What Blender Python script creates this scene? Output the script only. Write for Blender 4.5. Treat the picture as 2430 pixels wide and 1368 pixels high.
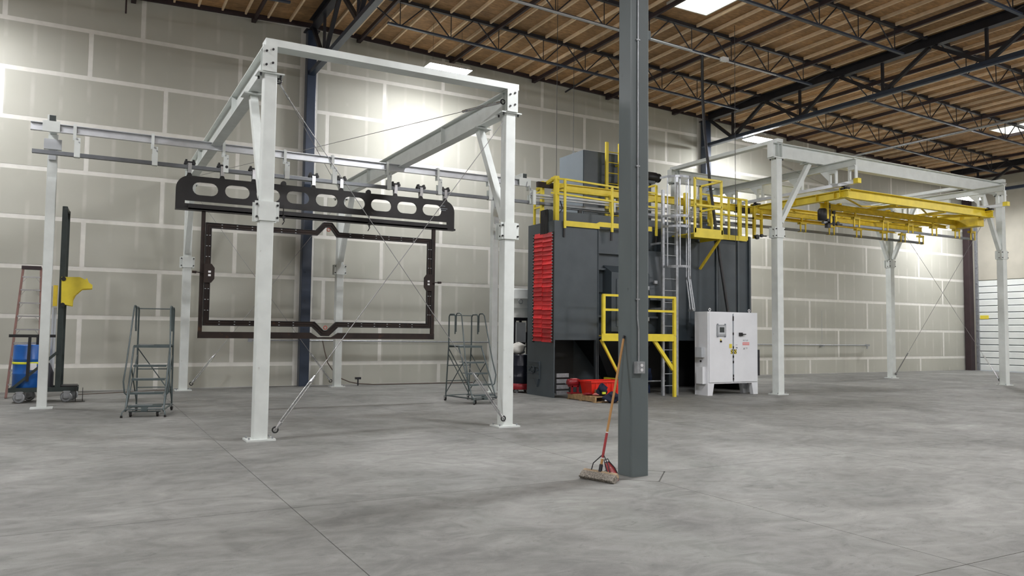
import bpy, math, random
from mathutils import Vector, Matrix
random.seed(7)
C = bpy.context.scene.collection
for o in list(bpy.data.objects): bpy.data.objects.remove(o)

# ------------------------------------------------------------------ camera
F_PX, PITCH, ROLL, YAW, CAM_H = 1841.1, 0.05701, 0.01089, 0.50159, 1.575
fw = Vector((math.sin(YAW)*math.cos(PITCH), math.cos(YAW)*math.cos(PITCH), math.sin(PITCH)))
rt = fw.cross(Vector((0, 0, 1))).normalized()
up = rt.cross(fw)
rt2 = rt*math.cos(ROLL)+up*math.sin(ROLL)
up2 = -rt*math.sin(ROLL)+up*math.cos(ROLL)
cam = bpy.data.objects.new('camera', bpy.data.cameras.new('camera'))
C.objects.link(cam)
m = Matrix.Identity(4)
for i, a in enumerate((rt2, up2, -fw)):
    for j in range(3): m[j][i] = a[j]
m.translation = Vector((0, 0, CAM_H))
cam.matrix_world = m
cam.data.sensor_width = 36
cam.data.lens = F_PX/2430*36
cam.data.clip_start, cam.data.clip_end = .05, 300
sc = bpy.context.scene
sc.camera = cam
sc.view_settings.view_transform = 'Standard'
sc.view_settings.look = 'None'
sc.view_settings.gamma = 1
sc.view_settings.use_curve_mapping = False
EXPOSURE = 0.0
sc.view_settings.exposure = EXPOSURE
w = bpy.data.worlds.new('world'); sc.world = w; w.use_nodes = True
w.node_tree.nodes['Background'].inputs[0].default_value = (.75, .85, 1, 1)
w.node_tree.nodes['Background'].inputs[1].default_value = 1.2
ADDED_LAMP_STRENGTH, WALL_LAMP_STRENGTH = 280.0, 180.0      # lens emission: added unseen lamps, then the wall row
LAMP_SPOTS = [(8.83, 20.1, 9.08), (21.3, 20.1, 8.65), (34.0, 20.1, 7.72), (-3.7, 20.1, 9.05),
              (-3.7, 10.5, 8.85), (8.5, 7.6, 8.85), (20.6, 6.6, 8.5), (32.8, 6.6, 8.0),  # this row and the next: unseen lamps added to light the floor
              (-3.7, 0.5, 8.85), (8.5, -1.5, 8.85), (20.6, -1.5, 8.5), (32.8, -2.5, 8.0)]

def vis(x, y, z, mg=260):
    d = Vector((x, y, z-CAM_H)); c = d.dot(fw)
    if c < .3: return False
    px, py = 1215+F_PX*d.dot(rt2)/c, 684-F_PX*d.dot(up2)/c
    return -mg < px < 2430+mg and -mg < py < 1368+mg

# ------------------------------------------------------------------ materials
def new_mat(name):
    mt = bpy.data.materials.new(name); mt.use_nodes = True
    nt = mt.node_tree
    return mt, nt, nt.nodes['Principled BSDF']
def link(nt, a, b): nt.links.new(a, b)
def mat(name, col, rough=.5, metal=0., var=.12, scale=3., bump=0., rnd=0., dirt=None, stretch=(1, 1, 1)):
    mt, nt, b = new_mat(name)
    tc = nt.nodes.new('ShaderNodeNewGeometry')
    mp = nt.nodes.new('ShaderNodeMapping'); mp.inputs['Scale'].default_value = stretch
    link(nt, tc.outputs['Position'], mp.inputs[0])
    n = nt.nodes.new('ShaderNodeTexNoise'); n.inputs['Scale'].default_value = scale
    n.inputs['Detail'].default_value = 5
    link(nt, mp.outputs[0], n.inputs['Vector'])
    mr = nt.nodes.new('ShaderNodeMapRange')
    mr.inputs[1].default_value, mr.inputs[2].default_value = .3, .7
    mr.inputs[3].default_value, mr.inputs[4].default_value = 1-var, 1+var*.6
    link(nt, n.outputs['Fac'], mr.inputs[0])
    val = mr.outputs[0]
    if rnd:
        oi = nt.nodes.new('ShaderNodeObjectInfo')
        r2 = nt.nodes.new('ShaderNodeMapRange')
        r2.inputs[3].default_value, r2.inputs[4].default_value = 1-rnd, 1+rnd*.7
        link(nt, oi.outputs['Random'], r2.inputs[0])
        mu = nt.nodes.new('ShaderNodeMath'); mu.operation = 'MULTIPLY'
        link(nt, val, mu.inputs[0]); link(nt, r2.outputs[0], mu.inputs[1]); val = mu.outputs[0]
    vm = nt.nodes.new('ShaderNodeVectorMath'); vm.operation = 'SCALE'
    vm.inputs[0].default_value = col
    link(nt, val, vm.inputs['Scale'])
    out = vm.outputs[0]
    if dirt:
        n2 = nt.nodes.new('ShaderNodeTexNoise'); n2.inputs['Scale'].default_value = dirt[2]
        n2.inputs['Detail'].default_value = 7
        link(nt, tc.outputs['Position'], n2.inputs['Vector'])
        r3 = nt.nodes.new('ShaderNodeMapRange')
        r3.inputs[1].default_value, r3.inputs[2].default_value = dirt[1], dirt[1]+.12
        link(nt, n2.outputs['Fac'], r3.inputs[0])
        mx = nt.nodes.new('ShaderNodeMix'); mx.data_type = 'RGBA'
        link(nt, r3.outputs[0], mx.inputs[0]); link(nt, out, mx.inputs[6])
        mx.inputs[7].default_value = (*dirt[0], 1); out = mx.outputs[2]
    link(nt, out, b.inputs['Base Color'])
    b.inputs['Roughness'].default_value = rough
    b.inputs['Metallic'].default_value = metal
    if bump:
        bp = nt.nodes.new('ShaderNodeBump'); bp.inputs['Strength'].default_value = bump
        bp.inputs['Distance'].default_value = .01
        link(nt, n.outputs['Fac'], bp.inputs['Height']); link(nt, bp.outputs[0], b.inputs['Normal'])
    return mt
def emis(name, col, s):
    mt, nt, b = new_mat(name)
    b.inputs['Base Color'].default_value = (*col, 1)
    b.inputs['Emission Color'].default_value = (*col, 1)
    b.inputs['Emission Strength'].default_value = s
    return mt

M = {}
M['white'] = mat('white_paint', (.70, .74, .71), .38, 0, .08, 4, dirt=((.38, .36, .32), .70, 9))
M['white_r'] = mat('white_paint_plain', (.72, .75, .72), .4, 0, .06, 3)
M['cabinet'] = mat('cabinet_paint', (.78, .80, .82), .35, 0, .04, 3)
M['yellow'] = mat('yellow_paint', (.80, .64, .045), .42, 0, .10, 5)
M['yellow_d'] = mat('yellow_paint_worn', (.72, .53, .03), .5, 0, .2, 6, dirt=((.2, .14, .05), .66, 11))
M['charcoal'] = mat('charcoal_paint', (.066, .082, .092), .42, 0, .14, 2.5)
M['charcoal2'] = mat('charcoal_paint_dark', (.046, .060, .070), .45, 0, .14, 2.5)
M['bluegrey'] = mat('blue_grey_paint', (.125, .15, .17), .45, 0, .06, 2)
M['column'] = mat('column_grey_paint', (.125, .152, .155), .42, 0, .10, 2.2, bump=.15, dirt=((.05, .055, .055), .69, 7), stretch=(1, 1, .5))
M['bluesteel'] = mat('dark_blue_steel', (.030, .045, .075), .35, 0, .15, 3)
M['darksteel'] = mat('dark_steel', (.020, .020, .026), .5, 0, .2, 3)
M['redprimer'] = mat('red_oxide_primer', (.035, .020, .022), .6, 0, .25, 3)
M['black'] = mat('black_paint', (.012, .012, .013), .45, 0, .2, 5)
M['rubber'] = mat('black_rubber', (.015, .014, .013), .8, 0, .2, 8)
M['plate'] = mat('raw_black_plate', (.022, .021, .021), .42, .3, .3, 4, dirt=((.07, .055, .045), .68, 8))
M['rust'] = mat('rusty_brown_steel', (.024, .014, .010), .6, .2, .5, 4, dirt=((.07, .030, .012), .62, 6))
M['galv'] = mat('galvanised_steel', (.42, .44, .46), .38, .6, .22, 14)
M['chrome'] = mat('zinc_plated_steel', (.60, .61, .62), .25, .9, .1, 8)
M['track'] = mat('track_steel', (.16, .17, .18), .35, .6, .12, 6)
M['alu'] = mat('aluminium', (.62, .64, .66), .35, .5, .08, 6)
M['ladder'] = mat('ladder_grey_green', (.085, .11, .11), .4, .2, .15, 8)
M['cartgreen'] = mat('cart_dark_green', (.035, .048, .045), .45, .1, .2, 5)
M['red'] = mat('red_fabric', (.66, .016, .020), .55, 0, .2, 5, bump=.3, rnd=.34)
M['redpaint'] = mat('red_paint', (.26, .012, .018), .4, 0, .15, 6)
M['redplastic'] = mat('red_plastic', (.80, .030, .016), .4, 0, .1, 5)
M['fibre'] = mat('orange_red_fibreglass', (.19, .085, .065), .5, 0, .25, 6)
M['drumblue'] = mat('blue_drum_paint', (.012, .11, .40), .3, 0, .12, 5)
M['drumblack'] = mat('black_drum_paint', (.008, .011, .022), .3, 0, .2, 5)
M['navy'] = mat('navy_cloth', (.008, .012, .035), .85, 0, .3, 9, bump=.5)
M['bluemotor'] = mat('blue_motor_paint', (.012, .03, .10), .35, 0, .3, 9)
M['wood'] = mat('pallet_wood', (.42, .27, .13), .7, 0, .3, 12, rnd=.2)
M['handle'] = mat('varnished_broom_wood', (.47, .25, .085), .45, 0, .25, 7, stretch=(1, 1, .3))
M['broomblock'] = mat('worn_broom_wood', (.40, .30, .19), .7, 0, .3, 14)
M['bristle'] = mat('dusty_bristles', (.30, .275, .235), .95, 0, .5, 60, bump=.6)
M['pan'] = mat('scuffed_red_pan', (.33, .035, .04), .45, 0, .3, 10, dirt=((.45, .32, .30), .60, 30))
M['greybox'] = mat('light_grey_plastic', (.55, .58, .60), .4, 0, .05, 5)
M['screen'] = mat('dark_screen_glass', (.05, .06, .06), .15, 0, .1, 5)
M['hivis'] = mat('high_visibility_yellow', (.75, .80, .05), .6, 0, .1, 5)
M['label_w'] = mat('white_label', (.8, .8, .8), .5, 0, .03, 5)
M['label_y'] = mat('yellow_label', (.75, .62, .06), .5, 0, .03, 5)
M['label_r'] = mat('pink_red_label', (.72, .25, .24), .5, 0, .03, 5)
M['label_g'] = mat('grey_print', (.22, .25, .28), .5, 0, .03, 5)
M['plaster'] = mat('joint_compound', (.74, .73, .67), .85, 0, .06, 6)
M['door'] = mat('door_white', (.72, .75, .72), .4, 0, .05, 2)
M['rightwall'] = mat('painted_beige_wall', (.44, .42, .35), .8, 0, .08, 1.5)
M['darkwall'] = mat('warehouse_far_wall', (.36, .34, .30), .85, 0, .05, .5)
M['well'] = mat('skylight_well', (.80, .78, .70), .8, 0, .05, 2)
M['rafter'] = mat('pine_rafter', (.85, .66, .44), .7, 0, .12, 5, rnd=.22)
M['sky'] = emis('skylight_dome', (.93, .97, 1), 6.0)
M['lamp'] = emis('added_lamp_lens', (.97, .965, 1), ADDED_LAMP_STRENGTH)
M['lamp_wall'] = emis('lamp_lens_wall_row', (.97, .965, 1), WALL_LAMP_STRENGTH)
M['hose'] = mat('brown_hose', (.12, .09, .07), .6)
M['cord'] = mat('dark_wire', (.07, .07, .07), .5, .4)
M['cable'] = mat('steel_cable', (.32, .32, .32), .4, .7)
M['reddot'] = mat('red_eye_ring', (.5, .05, .03), .5)

# hazard stripes
mt, nt, b = new_mat('hazard_stripes'); M['hazard'] = mt
g = nt.nodes.new('ShaderNodeNewGeometry'); sx = nt.nodes.new('ShaderNodeSeparateXYZ')
link(nt, g.outputs['Position'], sx.inputs[0])
a1 = nt.nodes.new('ShaderNodeMath'); a1.operation = 'ADD'; link(nt, sx.outputs[0], a1.inputs[0]); link(nt, sx.outputs[2], a1.inputs[1])
a2 = nt.nodes.new('ShaderNodeMath'); a2.operation = 'MULTIPLY'; a2.inputs[1].default_value = 14; link(nt, a1.outputs[0], a2.inputs[0])
a3 = nt.nodes.new('ShaderNodeMath'); a3.operation = 'FRACT'; link(nt, a2.outputs[0], a3.inputs[0])
a4 = nt.nodes.new('ShaderNodeMath'); a4.operation = 'GREATER_THAN'; a4.inputs[1].default_value = .5; link(nt, a3.outputs[0], a4.inputs[0])
mx = nt.nodes.new('ShaderNodeMix'); mx.data_type = 'RGBA'; link(nt, a4.outputs[0], mx.inputs[0])
mx.inputs[6].default_value = (.75, .6, .04, 1); mx.inputs[7].default_value = (.01, .01, .01, 1); link(nt, mx.outputs[2], b.inputs['Base Color'])

# drywall: grey board with faint lighter fastener rows every 0.61 m
mt, nt, b = new_mat('drywall'); M['drywall'] = mt
g = nt.nodes.new('ShaderNodeNewGeometry'); sx = nt.nodes.new('ShaderNodeSeparateXYZ'); link(nt, g.outputs['Position'], sx.inputs[0])
q = nt.nodes.new('ShaderNodeMath'); q.operation = 'MULTIPLY_ADD'; q.inputs[1].default_value = 1/.61; q.inputs[2].default_value = 30.229
link(nt, sx.outputs[0], q.inputs[0])
fr = nt.nodes.new('ShaderNodeMath'); fr.operation = 'PINGPONG'; fr.inputs[1].default_value = .5; link(nt, q.outputs[0], fr.inputs[0])
mr = nt.nodes.new('ShaderNodeMapRange'); mr.inputs[1].default_value, mr.inputs[2].default_value = .10, .035; link(nt, fr.outputs[0], mr.inputs[0])
nz = nt.nodes.new('ShaderNodeTexNoise'); nz.inputs['Scale'].default_value = 1.3; nz.inputs['Detail'].default_value = 6; link(nt, g.outputs['Position'], nz.inputs['Vector'])
m2 = nt.nodes.new('ShaderNodeMapRange'); m2.inputs[1].default_value, m2.inputs[2].default_value = .42, .62; m2.inputs[4].default_value = .55; link(nt, nz.outputs['Fac'], m2.inputs[0])
mm = nt.nodes.new('ShaderNodeMath'); mm.operation = 'MULTIPLY'; link(nt, mr.outputs[0], mm.inputs[0]); link(nt, m2.outputs[0], mm.inputs[1])
mx = nt.nodes.new('ShaderNodeMix'); mx.data_type = 'RGBA'; link(nt, mm.outputs[0], mx.inputs[0])
n3 = nt.nodes.new('ShaderNodeTexNoise'); n3.inputs['Scale'].default_value = .55; n3.inputs['Detail'].default_value = 4; link(nt, g.outputs['Position'], n3.inputs['Vector'])
rp = nt.nodes.new('ShaderNodeValToRGB'); rp.color_ramp.elements[0].position = .3; rp.color_ramp.elements[1].position = .7
rp.color_ramp.elements[0].color = (.43, .43, .365, 1); rp.color_ramp.elements[1].color = (.485, .485, .42, 1); link(nt, n3.outputs['Fac'], rp.inputs[0])
link(nt, rp.outputs[0], mx.inputs[6]); mx.inputs[7].default_value = (.61, .60, .54, 1)
link(nt, mx.outputs[2], b.inputs['Base Color']); b.inputs['Roughness'].default_value = .85

# concrete
mt, nt, b = new_mat('concrete'); M['concrete'] = mt
g = nt.nodes.new('ShaderNodeNewGeometry')
def noise(sc_, det, rough=.55, dist=0., st=(1, 1, 1), rot=0.):
    mp = nt.nodes.new('ShaderNodeMapping'); mp.inputs['Scale'].default_value = st; mp.inputs['Rotation'].default_value = (0, 0, rot)
    link(nt, g.outputs['Position'], mp.inputs[0])
    n = nt.nodes.new('ShaderNodeTexNoise'); n.inputs['Scale'].default_value = sc_; n.inputs['Detail'].default_value = det
    n.inputs['Roughness'].default_value = rough; n.inputs['Distortion'].default_value = dist
    link(nt, mp.outputs[0], n.inputs['Vector']); return n.outputs['Fac']
def rng(s, a, b_, c, d):
    r = nt.nodes.new('ShaderNodeMapRange'); r.inputs[1].default_value, r.inputs[2].default_value, r.inputs[3].default_value, r.inputs[4].default_value = a, b_, c, d
    link(nt, s, r.inputs[0]); return r.outputs[0]
def mul(*s):
    cur = s[0]
    for t in s[1:]:
        k = nt.nodes.new('ShaderNodeMath'); k.operation = 'MULTIPLY'; link(nt, cur, k.inputs[0]); link(nt, t, k.inputs[1]); cur = k.outputs[0]
    return cur
v = mul(rng(noise(.35, 6, .6, 1.2), .33, .66, .72, 1.22), rng(noise(1.6, 7, .65, 2.0, (1, 1.6, 1), .5), .32, .70, .76, 1.18),
        rng(noise(7, 5, .7, .5), .3, .7, .93, 1.06), rng(noise(2.2, 8, .7, 3.5, (1, 2.6, 1), -.5), .57, .68, 1.0, .72),
        rng(noise(130, 2), .3, .7, .92, 1.07))
for (ax_, ay_, rad) in ((2.6, 7.9, 1.75), (2.6, 7.9, 2.05), (2.1, 6.2, 1.1), (10.5, 4.5, 2.6), (10.5, 4.5, 2.9)):
    ds = nt.nodes.new('ShaderNodeVectorMath'); ds.operation = 'DISTANCE'; ds.inputs[1].default_value = (ax_, ay_, 0); link(nt, g.outputs['Position'], ds.inputs[0])
    sb = nt.nodes.new('ShaderNodeMath'); sb.operation = 'SUBTRACT'; sb.inputs[1].default_value = rad; link(nt, ds.outputs['Value'], sb.inputs[0])
    ab = nt.nodes.new('ShaderNodeMath'); ab.operation = 'ABSOLUTE'; link(nt, sb.outputs[0], ab.inputs[0])
    band_ = rng(ab.outputs[0], .03, .09, .13, 0); patch = rng(noise(.9, 4), .45, .60, 0, 1)
    one = nt.nodes.new('ShaderNodeMath'); one.operation = 'SUBTRACT'; one.inputs[0].default_value = 1; link(nt, mul(band_, patch), one.inputs[1])
    v = mul(v, one.outputs[0])
vm = nt.nodes.new('ShaderNodeVectorMath'); vm.operation = 'SCALE'; vm.inputs[0].default_value = (.218, .219, .205); link(nt, v, vm.inputs['Scale'])
link(nt, vm.outputs[0], b.inputs['Base Color'])
link(nt, rng(noise(1.1, 6, .6, 1.), .3, .7, .50, .74), b.inputs['Roughness'])
b.inputs['Specular IOR Level'].default_value = .35
bp = nt.nodes.new('ShaderNodeBump'); bp.inputs['Strength'].default_value = .08; bp.inputs['Distance'].default_value = .01
link(nt, noise(9, 6), bp.inputs['Height']); link(nt, bp.outputs[0], b.inputs['Normal'])
M['joint'] = mat('slab_joint_dirt', (.10, .098, .09), .9)

# OSB
mt, nt, b = new_mat('osb'); M['osb'] = mt
g = nt.nodes.new('ShaderNodeNewGeometry')
v1 = rng(noise(16, 3, .6, 0, (.35, 1, 1)), .3, .7, .72, 1.25)
v2 = rng(noise(2.2, 5, .6, 0, (1, .7, 1)), .3, .7, .72, 1.22)
oi = nt.nodes.new('ShaderNodeObjectInfo'); v3 = rng(oi.outputs['Random'], 0, 1, .78, 1.2)
vm = nt.nodes.new('ShaderNodeVectorMath'); vm.operation = 'SCALE'; vm.inputs[0].default_value = (.39, .228, .104); link(nt, mul(v1, v2, v3), vm.inputs['Scale'])
link(nt, vm.outputs[0], b.inputs['Base Color']); b.inputs['Roughness'].default_value = .75

# ------------------------------------------------------------------ mesh builder
class MB:
    def __init__(s): s.v, s.f, s.sm = [], [], []
    def add(s, vs, fs, smooth=False):
        n = len(s.v); s.v += [Vector(x) for x in vs]
        for f in fs: s.f.append([n+i for i in f]); s.sm.append(smooth)
        return s
    def box(s, x0, x1, y0, y1, z0, z1):
        return s.hexa([(x0, y0, z0), (x1, y0, z0), (x1, y1, z0), (x0, y1, z0)], [(x0, y0, z1), (x1, y0, z1), (x1, y1, z1), (x0, y1, z1)])
    def hexa(s, b_, t):
        return s.add(list(b_)+list(t), [(3, 2, 1, 0), (4, 5, 6, 7), (0, 1, 5, 4), (1, 2, 6, 5), (2, 3, 7, 6), (3, 0, 4, 7)])
    def prism(s, prof, p, q, up=(0, 0, 1), smooth=False):
        p, q = Vector(p), Vector(q); d = (q-p).normalized(); u = Vector(up)
        if abs(d.dot(u)) > .98: u = Vector((0, 1, 0)) if abs(d.y) < .9 else Vector((1, 0, 0))
        side = d.cross(u).normalized(); u = side.cross(d)
        n = len(prof)
        a = [p+side*x+u*y for x, y in prof]; c = [q+side*x+u*y for x, y in prof]
        s.add(a+c, [(i, (i+1) % n, n+(i+1) % n, n+i) for i in range(n)], smooth)
        s.add(a, [tuple(range(n))[::-1]]); s.add(c, [tuple(range(n))]); return s
    def bar(s, p, q, w_, h_, up=(0, 0, 1)):
        w_, h_ = w_/2, h_/2
        return s.prism([(-w_, -h_), (w_, -h_), (w_, h_), (-w_, h_)], p, q, up)
    def tube(s, p, q, r, n=10):
        return s.prism([(r*math.cos(2*math.pi*i/n), r*math.sin(2*math.pi*i/n)) for i in range(n)], p, q, smooth=True)
    def ibeam(s, p, q, w_, h_, tf=.018, tw=.014, up=(0, 0, 1)):
        w_, h_, t = w_/2, h_/2, tw/2
        return s.prism([(-w_, -h_), (w_, -h_), (w_, -h_+tf), (t, -h_+tf), (t, h_-tf), (w_, h_-tf), (w_, h_), (-w_, h_), (-w_, h_-tf), (-t, h_-tf), (-t, -h_+tf), (-w_, -h_+tf)], p, q, up)
    def chan(s, p, q, w_, h_, t=.012, up=(0, 0, 1)):
        w_, h_ = w_/2, h_/2
        return s.prism([(-w_, -h_), (w_, -h_), (w_, -h_+t), (-w_+t, -h_+t), (-w_+t, h_-t), (w_, h_-t), (w_, h_), (-w_, h_)], p, q, up)
    def angle(s, p, q, a, t=.008, up=(0, 0, 1)):
        return s.prism([(-a/2, 0), (a/2, 0), (a/2, t), (-a/2+t, t), (-a/2+t, a), (-a/2, a)], p, q, up)
    def path(s, pts, r, n=8):
        pts = [Vector(p) for p in pts]; rings = []; u = None
        for i, p in enumerate(pts):
            d = ((pts[min(i+1, len(pts)-1)]-pts[max(i-1, 0)])).normalized()
            if u is None:
                u = Vector((0, 0, 1)) if abs(d.z) < .9 else Vector((1, 0, 0))
            u = (u-d*u.dot(d)).normalized(); w_ = d.cross(u)
            rings.append([p+(u*math.cos(2*math.pi*k/n)+w_*math.sin(2*math.pi*k/n))*r for k in range(n)])
        vs = [x for rg in rings for x in rg]
        fs = [(i*n+k, i*n+(k+1) % n, (i+1)*n+(k+1) % n, (i+1)*n+k) for i in range(len(rings)-1) for k in range(n)]
        s.add(vs, fs, True); s.add(rings[0], [tuple(range(n))[::-1]]); s.add(rings[-1], [tuple(range(n))]); return s
    def ring(s, c, axis, R, r, n=16, k=6, a0=0, a1=2*math.pi):
        c = Vector(c); ax = Vector(axis).normalized(); u = ax.orthogonal().normalized(); v_ = ax.cross(u)
        pts = [c+(u*math.cos(a0+(a1-a0)*i/n)+v_*math.sin(a0+(a1-a0)*i/n))*R for i in range(n+1)]
        return s.path(pts, r, k)
    def lathe(s, c, prof, n=24, axis=(0, 0, 1)):
        c = Vector(c); ax = Vector(axis).normalized(); u = ax.orthogonal().normalized(); v_ = ax.cross(u)
        vs, fs = [], []
        for r, h in prof:
            vs += [c+ax*h+(u*math.cos(2*math.pi*i/n)+v_*math.sin(2*math.pi*i/n))*r for i in range(n)]
        for j in range(len(prof)-1):
            for i in range(n): fs.append((j*n+i, j*n+(i+1) % n, (j+1)*n+(i+1) % n, (j+1)*n+i))
        s.add(vs, fs, True)
        s.add(vs[:n], [tuple(range(n))[::-1]]); s.add(vs[-n:], [tuple(range(n))]); return s
    def plate(s, poly, y0, y1):            # polygon in XZ extruded along Y
        n = len(poly); a = [(x, y0, z) for x, z in poly]; b_ = [(x, y1, z) for x, z in poly]
        return s.add(a+b_, [tuple(range(n)), tuple(range(n, 2*n))[::-1]]+[((i+1) % n, i, n+i, n+(i+1) % n) for i in range(n)])
    def mesh(s, name, material, base=Vector((0, 0, 0))):
        me = bpy.data.meshes.new(name)
        me.from_pydata([v_-base for v_ in s.v], [], s.f)
        me.polygons.foreach_set('use_smooth', s.sm)
        if material: me.materials.append(material)
        me.update(); return me
BASE = {}
def base_of(o):
    while o is not None:
        if o.name in BASE: return BASE[o.name]
        o = o.parent
    return Vector((0, 0, 0))
def part(name, mb, material, parent, label=None):
    me = mb.mesh(name, M[material] if isinstance(material, str) else material, base_of(parent))
    o = bpy.data.objects.new(name, me); C.objects.link(o); o.parent = parent
    if label: o['label'] = label
    if name in ('bolt', 'anchor_bolt', 'conduit_clip', 'latch', 'bezel_clamp'): o['kind'] = 'stuff'
    return o
def thing(name, label, cat, base=(0, 0, 0), group=None):
    o = bpy.data.objects.new(name, None); C.objects.link(o); o.location = base
    o.empty_display_size = .2
    BASE[o.name] = Vector(base); o['label'] = label; o['category'] = cat
    if group: o['group'] = group
    return o
def solo(name, mb, material, label, cat, base=(0, 0, 0), group=None):
    me = mb.mesh(name, M[material], Vector(base)); o = bpy.data.objects.new(name, me); C.objects.link(o)
    o.location = base; BASE[o.name] = Vector(base); o['label'] = label; o['category'] = cat
    if group: o['group'] = group
    return o
def struct(name, mb=None, material=None):
    o = bpy.data.objects.new(name, mb.mesh(name, M[material]) if mb else None); C.objects.link(o)
    BASE[o.name] = Vector((0, 0, 0)); o['kind'] = 'structure'; return o
def dup(root, loc, label=None, rotz=None):
    r = root.copy(); C.objects.link(r); r.location = loc; BASE[r.name] = Vector(loc)
    if label: r['label'] = label
    if rotz is not None: r.rotation_euler = (0, 0, rotz)
    for ch in list(root.children):
        c = ch.copy(); C.objects.link(c); c.parent = r
        for gch in list(ch.children):
            d = gch.copy(); C.objects.link(d); d.parent = c
    return r
def piece(name, me, loc, parent):
    o = bpy.data.objects.new(name, me); C.objects.link(o); o.location = loc; o.parent = parent; return o
def bolt(mb, p, axis=(0, 0, 1), r=.018, h=.02):
    p = Vector(p); ax = Vector(axis); return mb.tube(p, p+ax*h, r, 6)

# ------------------------------------------------------------------ shell
XL, XR, YF, YB = -12.0, 37.45, -7.0, 22.30
RIDGE = 5.42
def zr(x): return 10.50-.0345*abs(x-RIDGE)

# floor: base in the joints, slabs on it
fl_ = MB().box(XL, XR, YF, YB, -.25, -.012)
floor = struct('floor', fl_, 'joint')
gx = [XL]+[1.66+3.76*i for i in range(-3, 10)]+[XR]
gy = [YF]+[3.28+3.76*i for i in range(-2, 6)]+[YB]
gx = sorted(set(round(x, 3) for x in gx if XL <= x <= XR)); gy = sorted(set(round(y, 3) for y in gy if YF <= y <= YB))
DC, DR = (5.42, 7.04), .47
J = .0035
for i in range(len(gx)-1):
    for j in range(len(gy)-1):
        x0, x1, y0, y1 = gx[i]+J, gx[i+1]-J, gy[j]+J, gy[j+1]-J
        if x1-x0 < .2 or y1-y0 < .2: continue
        pts = []
        for (px, py) in ((x0, y0), (x1, y0), (x1, y1), (x0, y1)):
            if abs(px-DC[0]) < .05 and abs(py-DC[1]) < .05:
                sx_ = 1 if px > DC[0] else -1; sy_ = 1 if py > DC[1] else -1
                pa, pb = (DC[0]+sx_*DR, py), (px, DC[1]+sy_*DR)
                order = [pb, pa] if (px, py) in ((x0, y0), (x1, y1)) else [pa, pb]
                pts += order
            else: pts.append((px, py))
        n = len(pts); c = Vector((x0, y0, 0))
        mb = MB(); mb.add([(x, y, -.05) for x, y in pts]+[(x, y, 0) for x, y in pts], [tuple(range(n))[::-1], tuple(range(n, 2*n))]+[(k, (k+1) % n, n+(k+1) % n, n+k) for k in range(n)])
        piece('concrete_slab', mb.mesh('concrete_slab', M['concrete'], c), c, floor)
D2 = DR-.02
mb = MB(); mb.hexa([(DC[0]-D2, DC[1], -.05), (DC[0], DC[1]-D2, -.05), (DC[0]+D2, DC[1], -.05), (DC[0], DC[1]+D2, -.05)], [(DC[0]-D2, DC[1], 0), (DC[0], DC[1]-D2, 0), (DC[0]+D2, DC[1], 0), (DC[0], DC[1]+D2, 0)])
piece('concrete_slab', mb.mesh('concrete_slab', M['concrete'], Vector((DC[0], DC[1], 0))), (DC[0], DC[1], 0), floor)

# back wall with drywall sheets
def wallprism(x0, x1, zt0, zt1, y0, y1, z0=0):
    return MB().hexa([(x0, y0, z0), (x1, y0, z0), (x1, y1, z0), (x0, y1, z0)], [(x0, y0, zt0), (x1, y0, zt1), (x1, y1, zt1), (x0, y1, zt0)])
mb = wallprism(XL, RIDGE, zr(XL), zr(RIDGE), YB, YB+.3)
m2_ = wallprism(RIDGE, XR, zr(RIDGE), zr(XR), YB, YB+.3)
mb.add(m2_.v, m2_.f)
wall_back = struct('wall_back', mb, 'plaster')
ROW0, RH, TP = .62, 1.2192, .055
rows = [(0.0, ROW0)]+[(ROW0+RH*k, ROW0+RH*(k+1)) for k in range(0, 9)]
def verticals(par, bay):
    if bay == 0:
        v_ = [-.14+3.66*n for n in range(-4, 2)] if par == 0 else [1.65+3.66*n for n in range(-4, 1)]
        return [XL+.02]+[x for x in v_ if XL+.4 < x < 5.0]+[5.22]
    if bay == 1:
        v_ = [7.73+3.66*n for n in range(4)] if par == 0 else [6.0+3.66*n for n in range(4)]
        return [5.64]+v_+[20.27]
    v_ = [24.45, 28.1, 31.76, 35.42] if par == 0 else [23.86, 26.34, 29.98, 33.66]
    return [20.68]+v_+[XR-.05]
for k, (z0, z1) in enumerate(rows):
    par = (k-1) % 2
    for bay in range(3):
        vs = verticals(par, bay)
        if k == 8 and bay == 0: vs = [x+(-.6 if 0 < x < 3 else 0) for x in vs]
        for a, b_ in zip(vs[:-1], vs[1:]):
            xa, xb = a+TP, b_-TP
            za = z0+(TP if k else .01); t0, t1 = min(z1-TP, zr(xa)-.11), min(z1-TP, zr(xb)-.11)
            if min(t0, t1) < za+.05: continue
            c = Vector((xa, YB, za))
            pm = wallprism(xa, xb, t0, t1, YB-.004, YB+.01, za)
            piece('drywall_panel', pm.mesh('drywall_panel', M['drywall'], c), c, wall_back)
# other walls
struct('wall_left', MB().box(XL-.3, XL, YF, YB+.3, 0, zr(XL)+.3), 'darkwall')
mb = wallprism(XL, RIDGE, zr(XL), zr(RIDGE), YF-.3, YF); m2_ = wallprism(RIDGE, XR, zr(RIDGE), zr(XR), YF-.3, YF); mb.add(m2_.v, m2_.f)
struct('wall_front', mb, 'darkwall')
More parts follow.
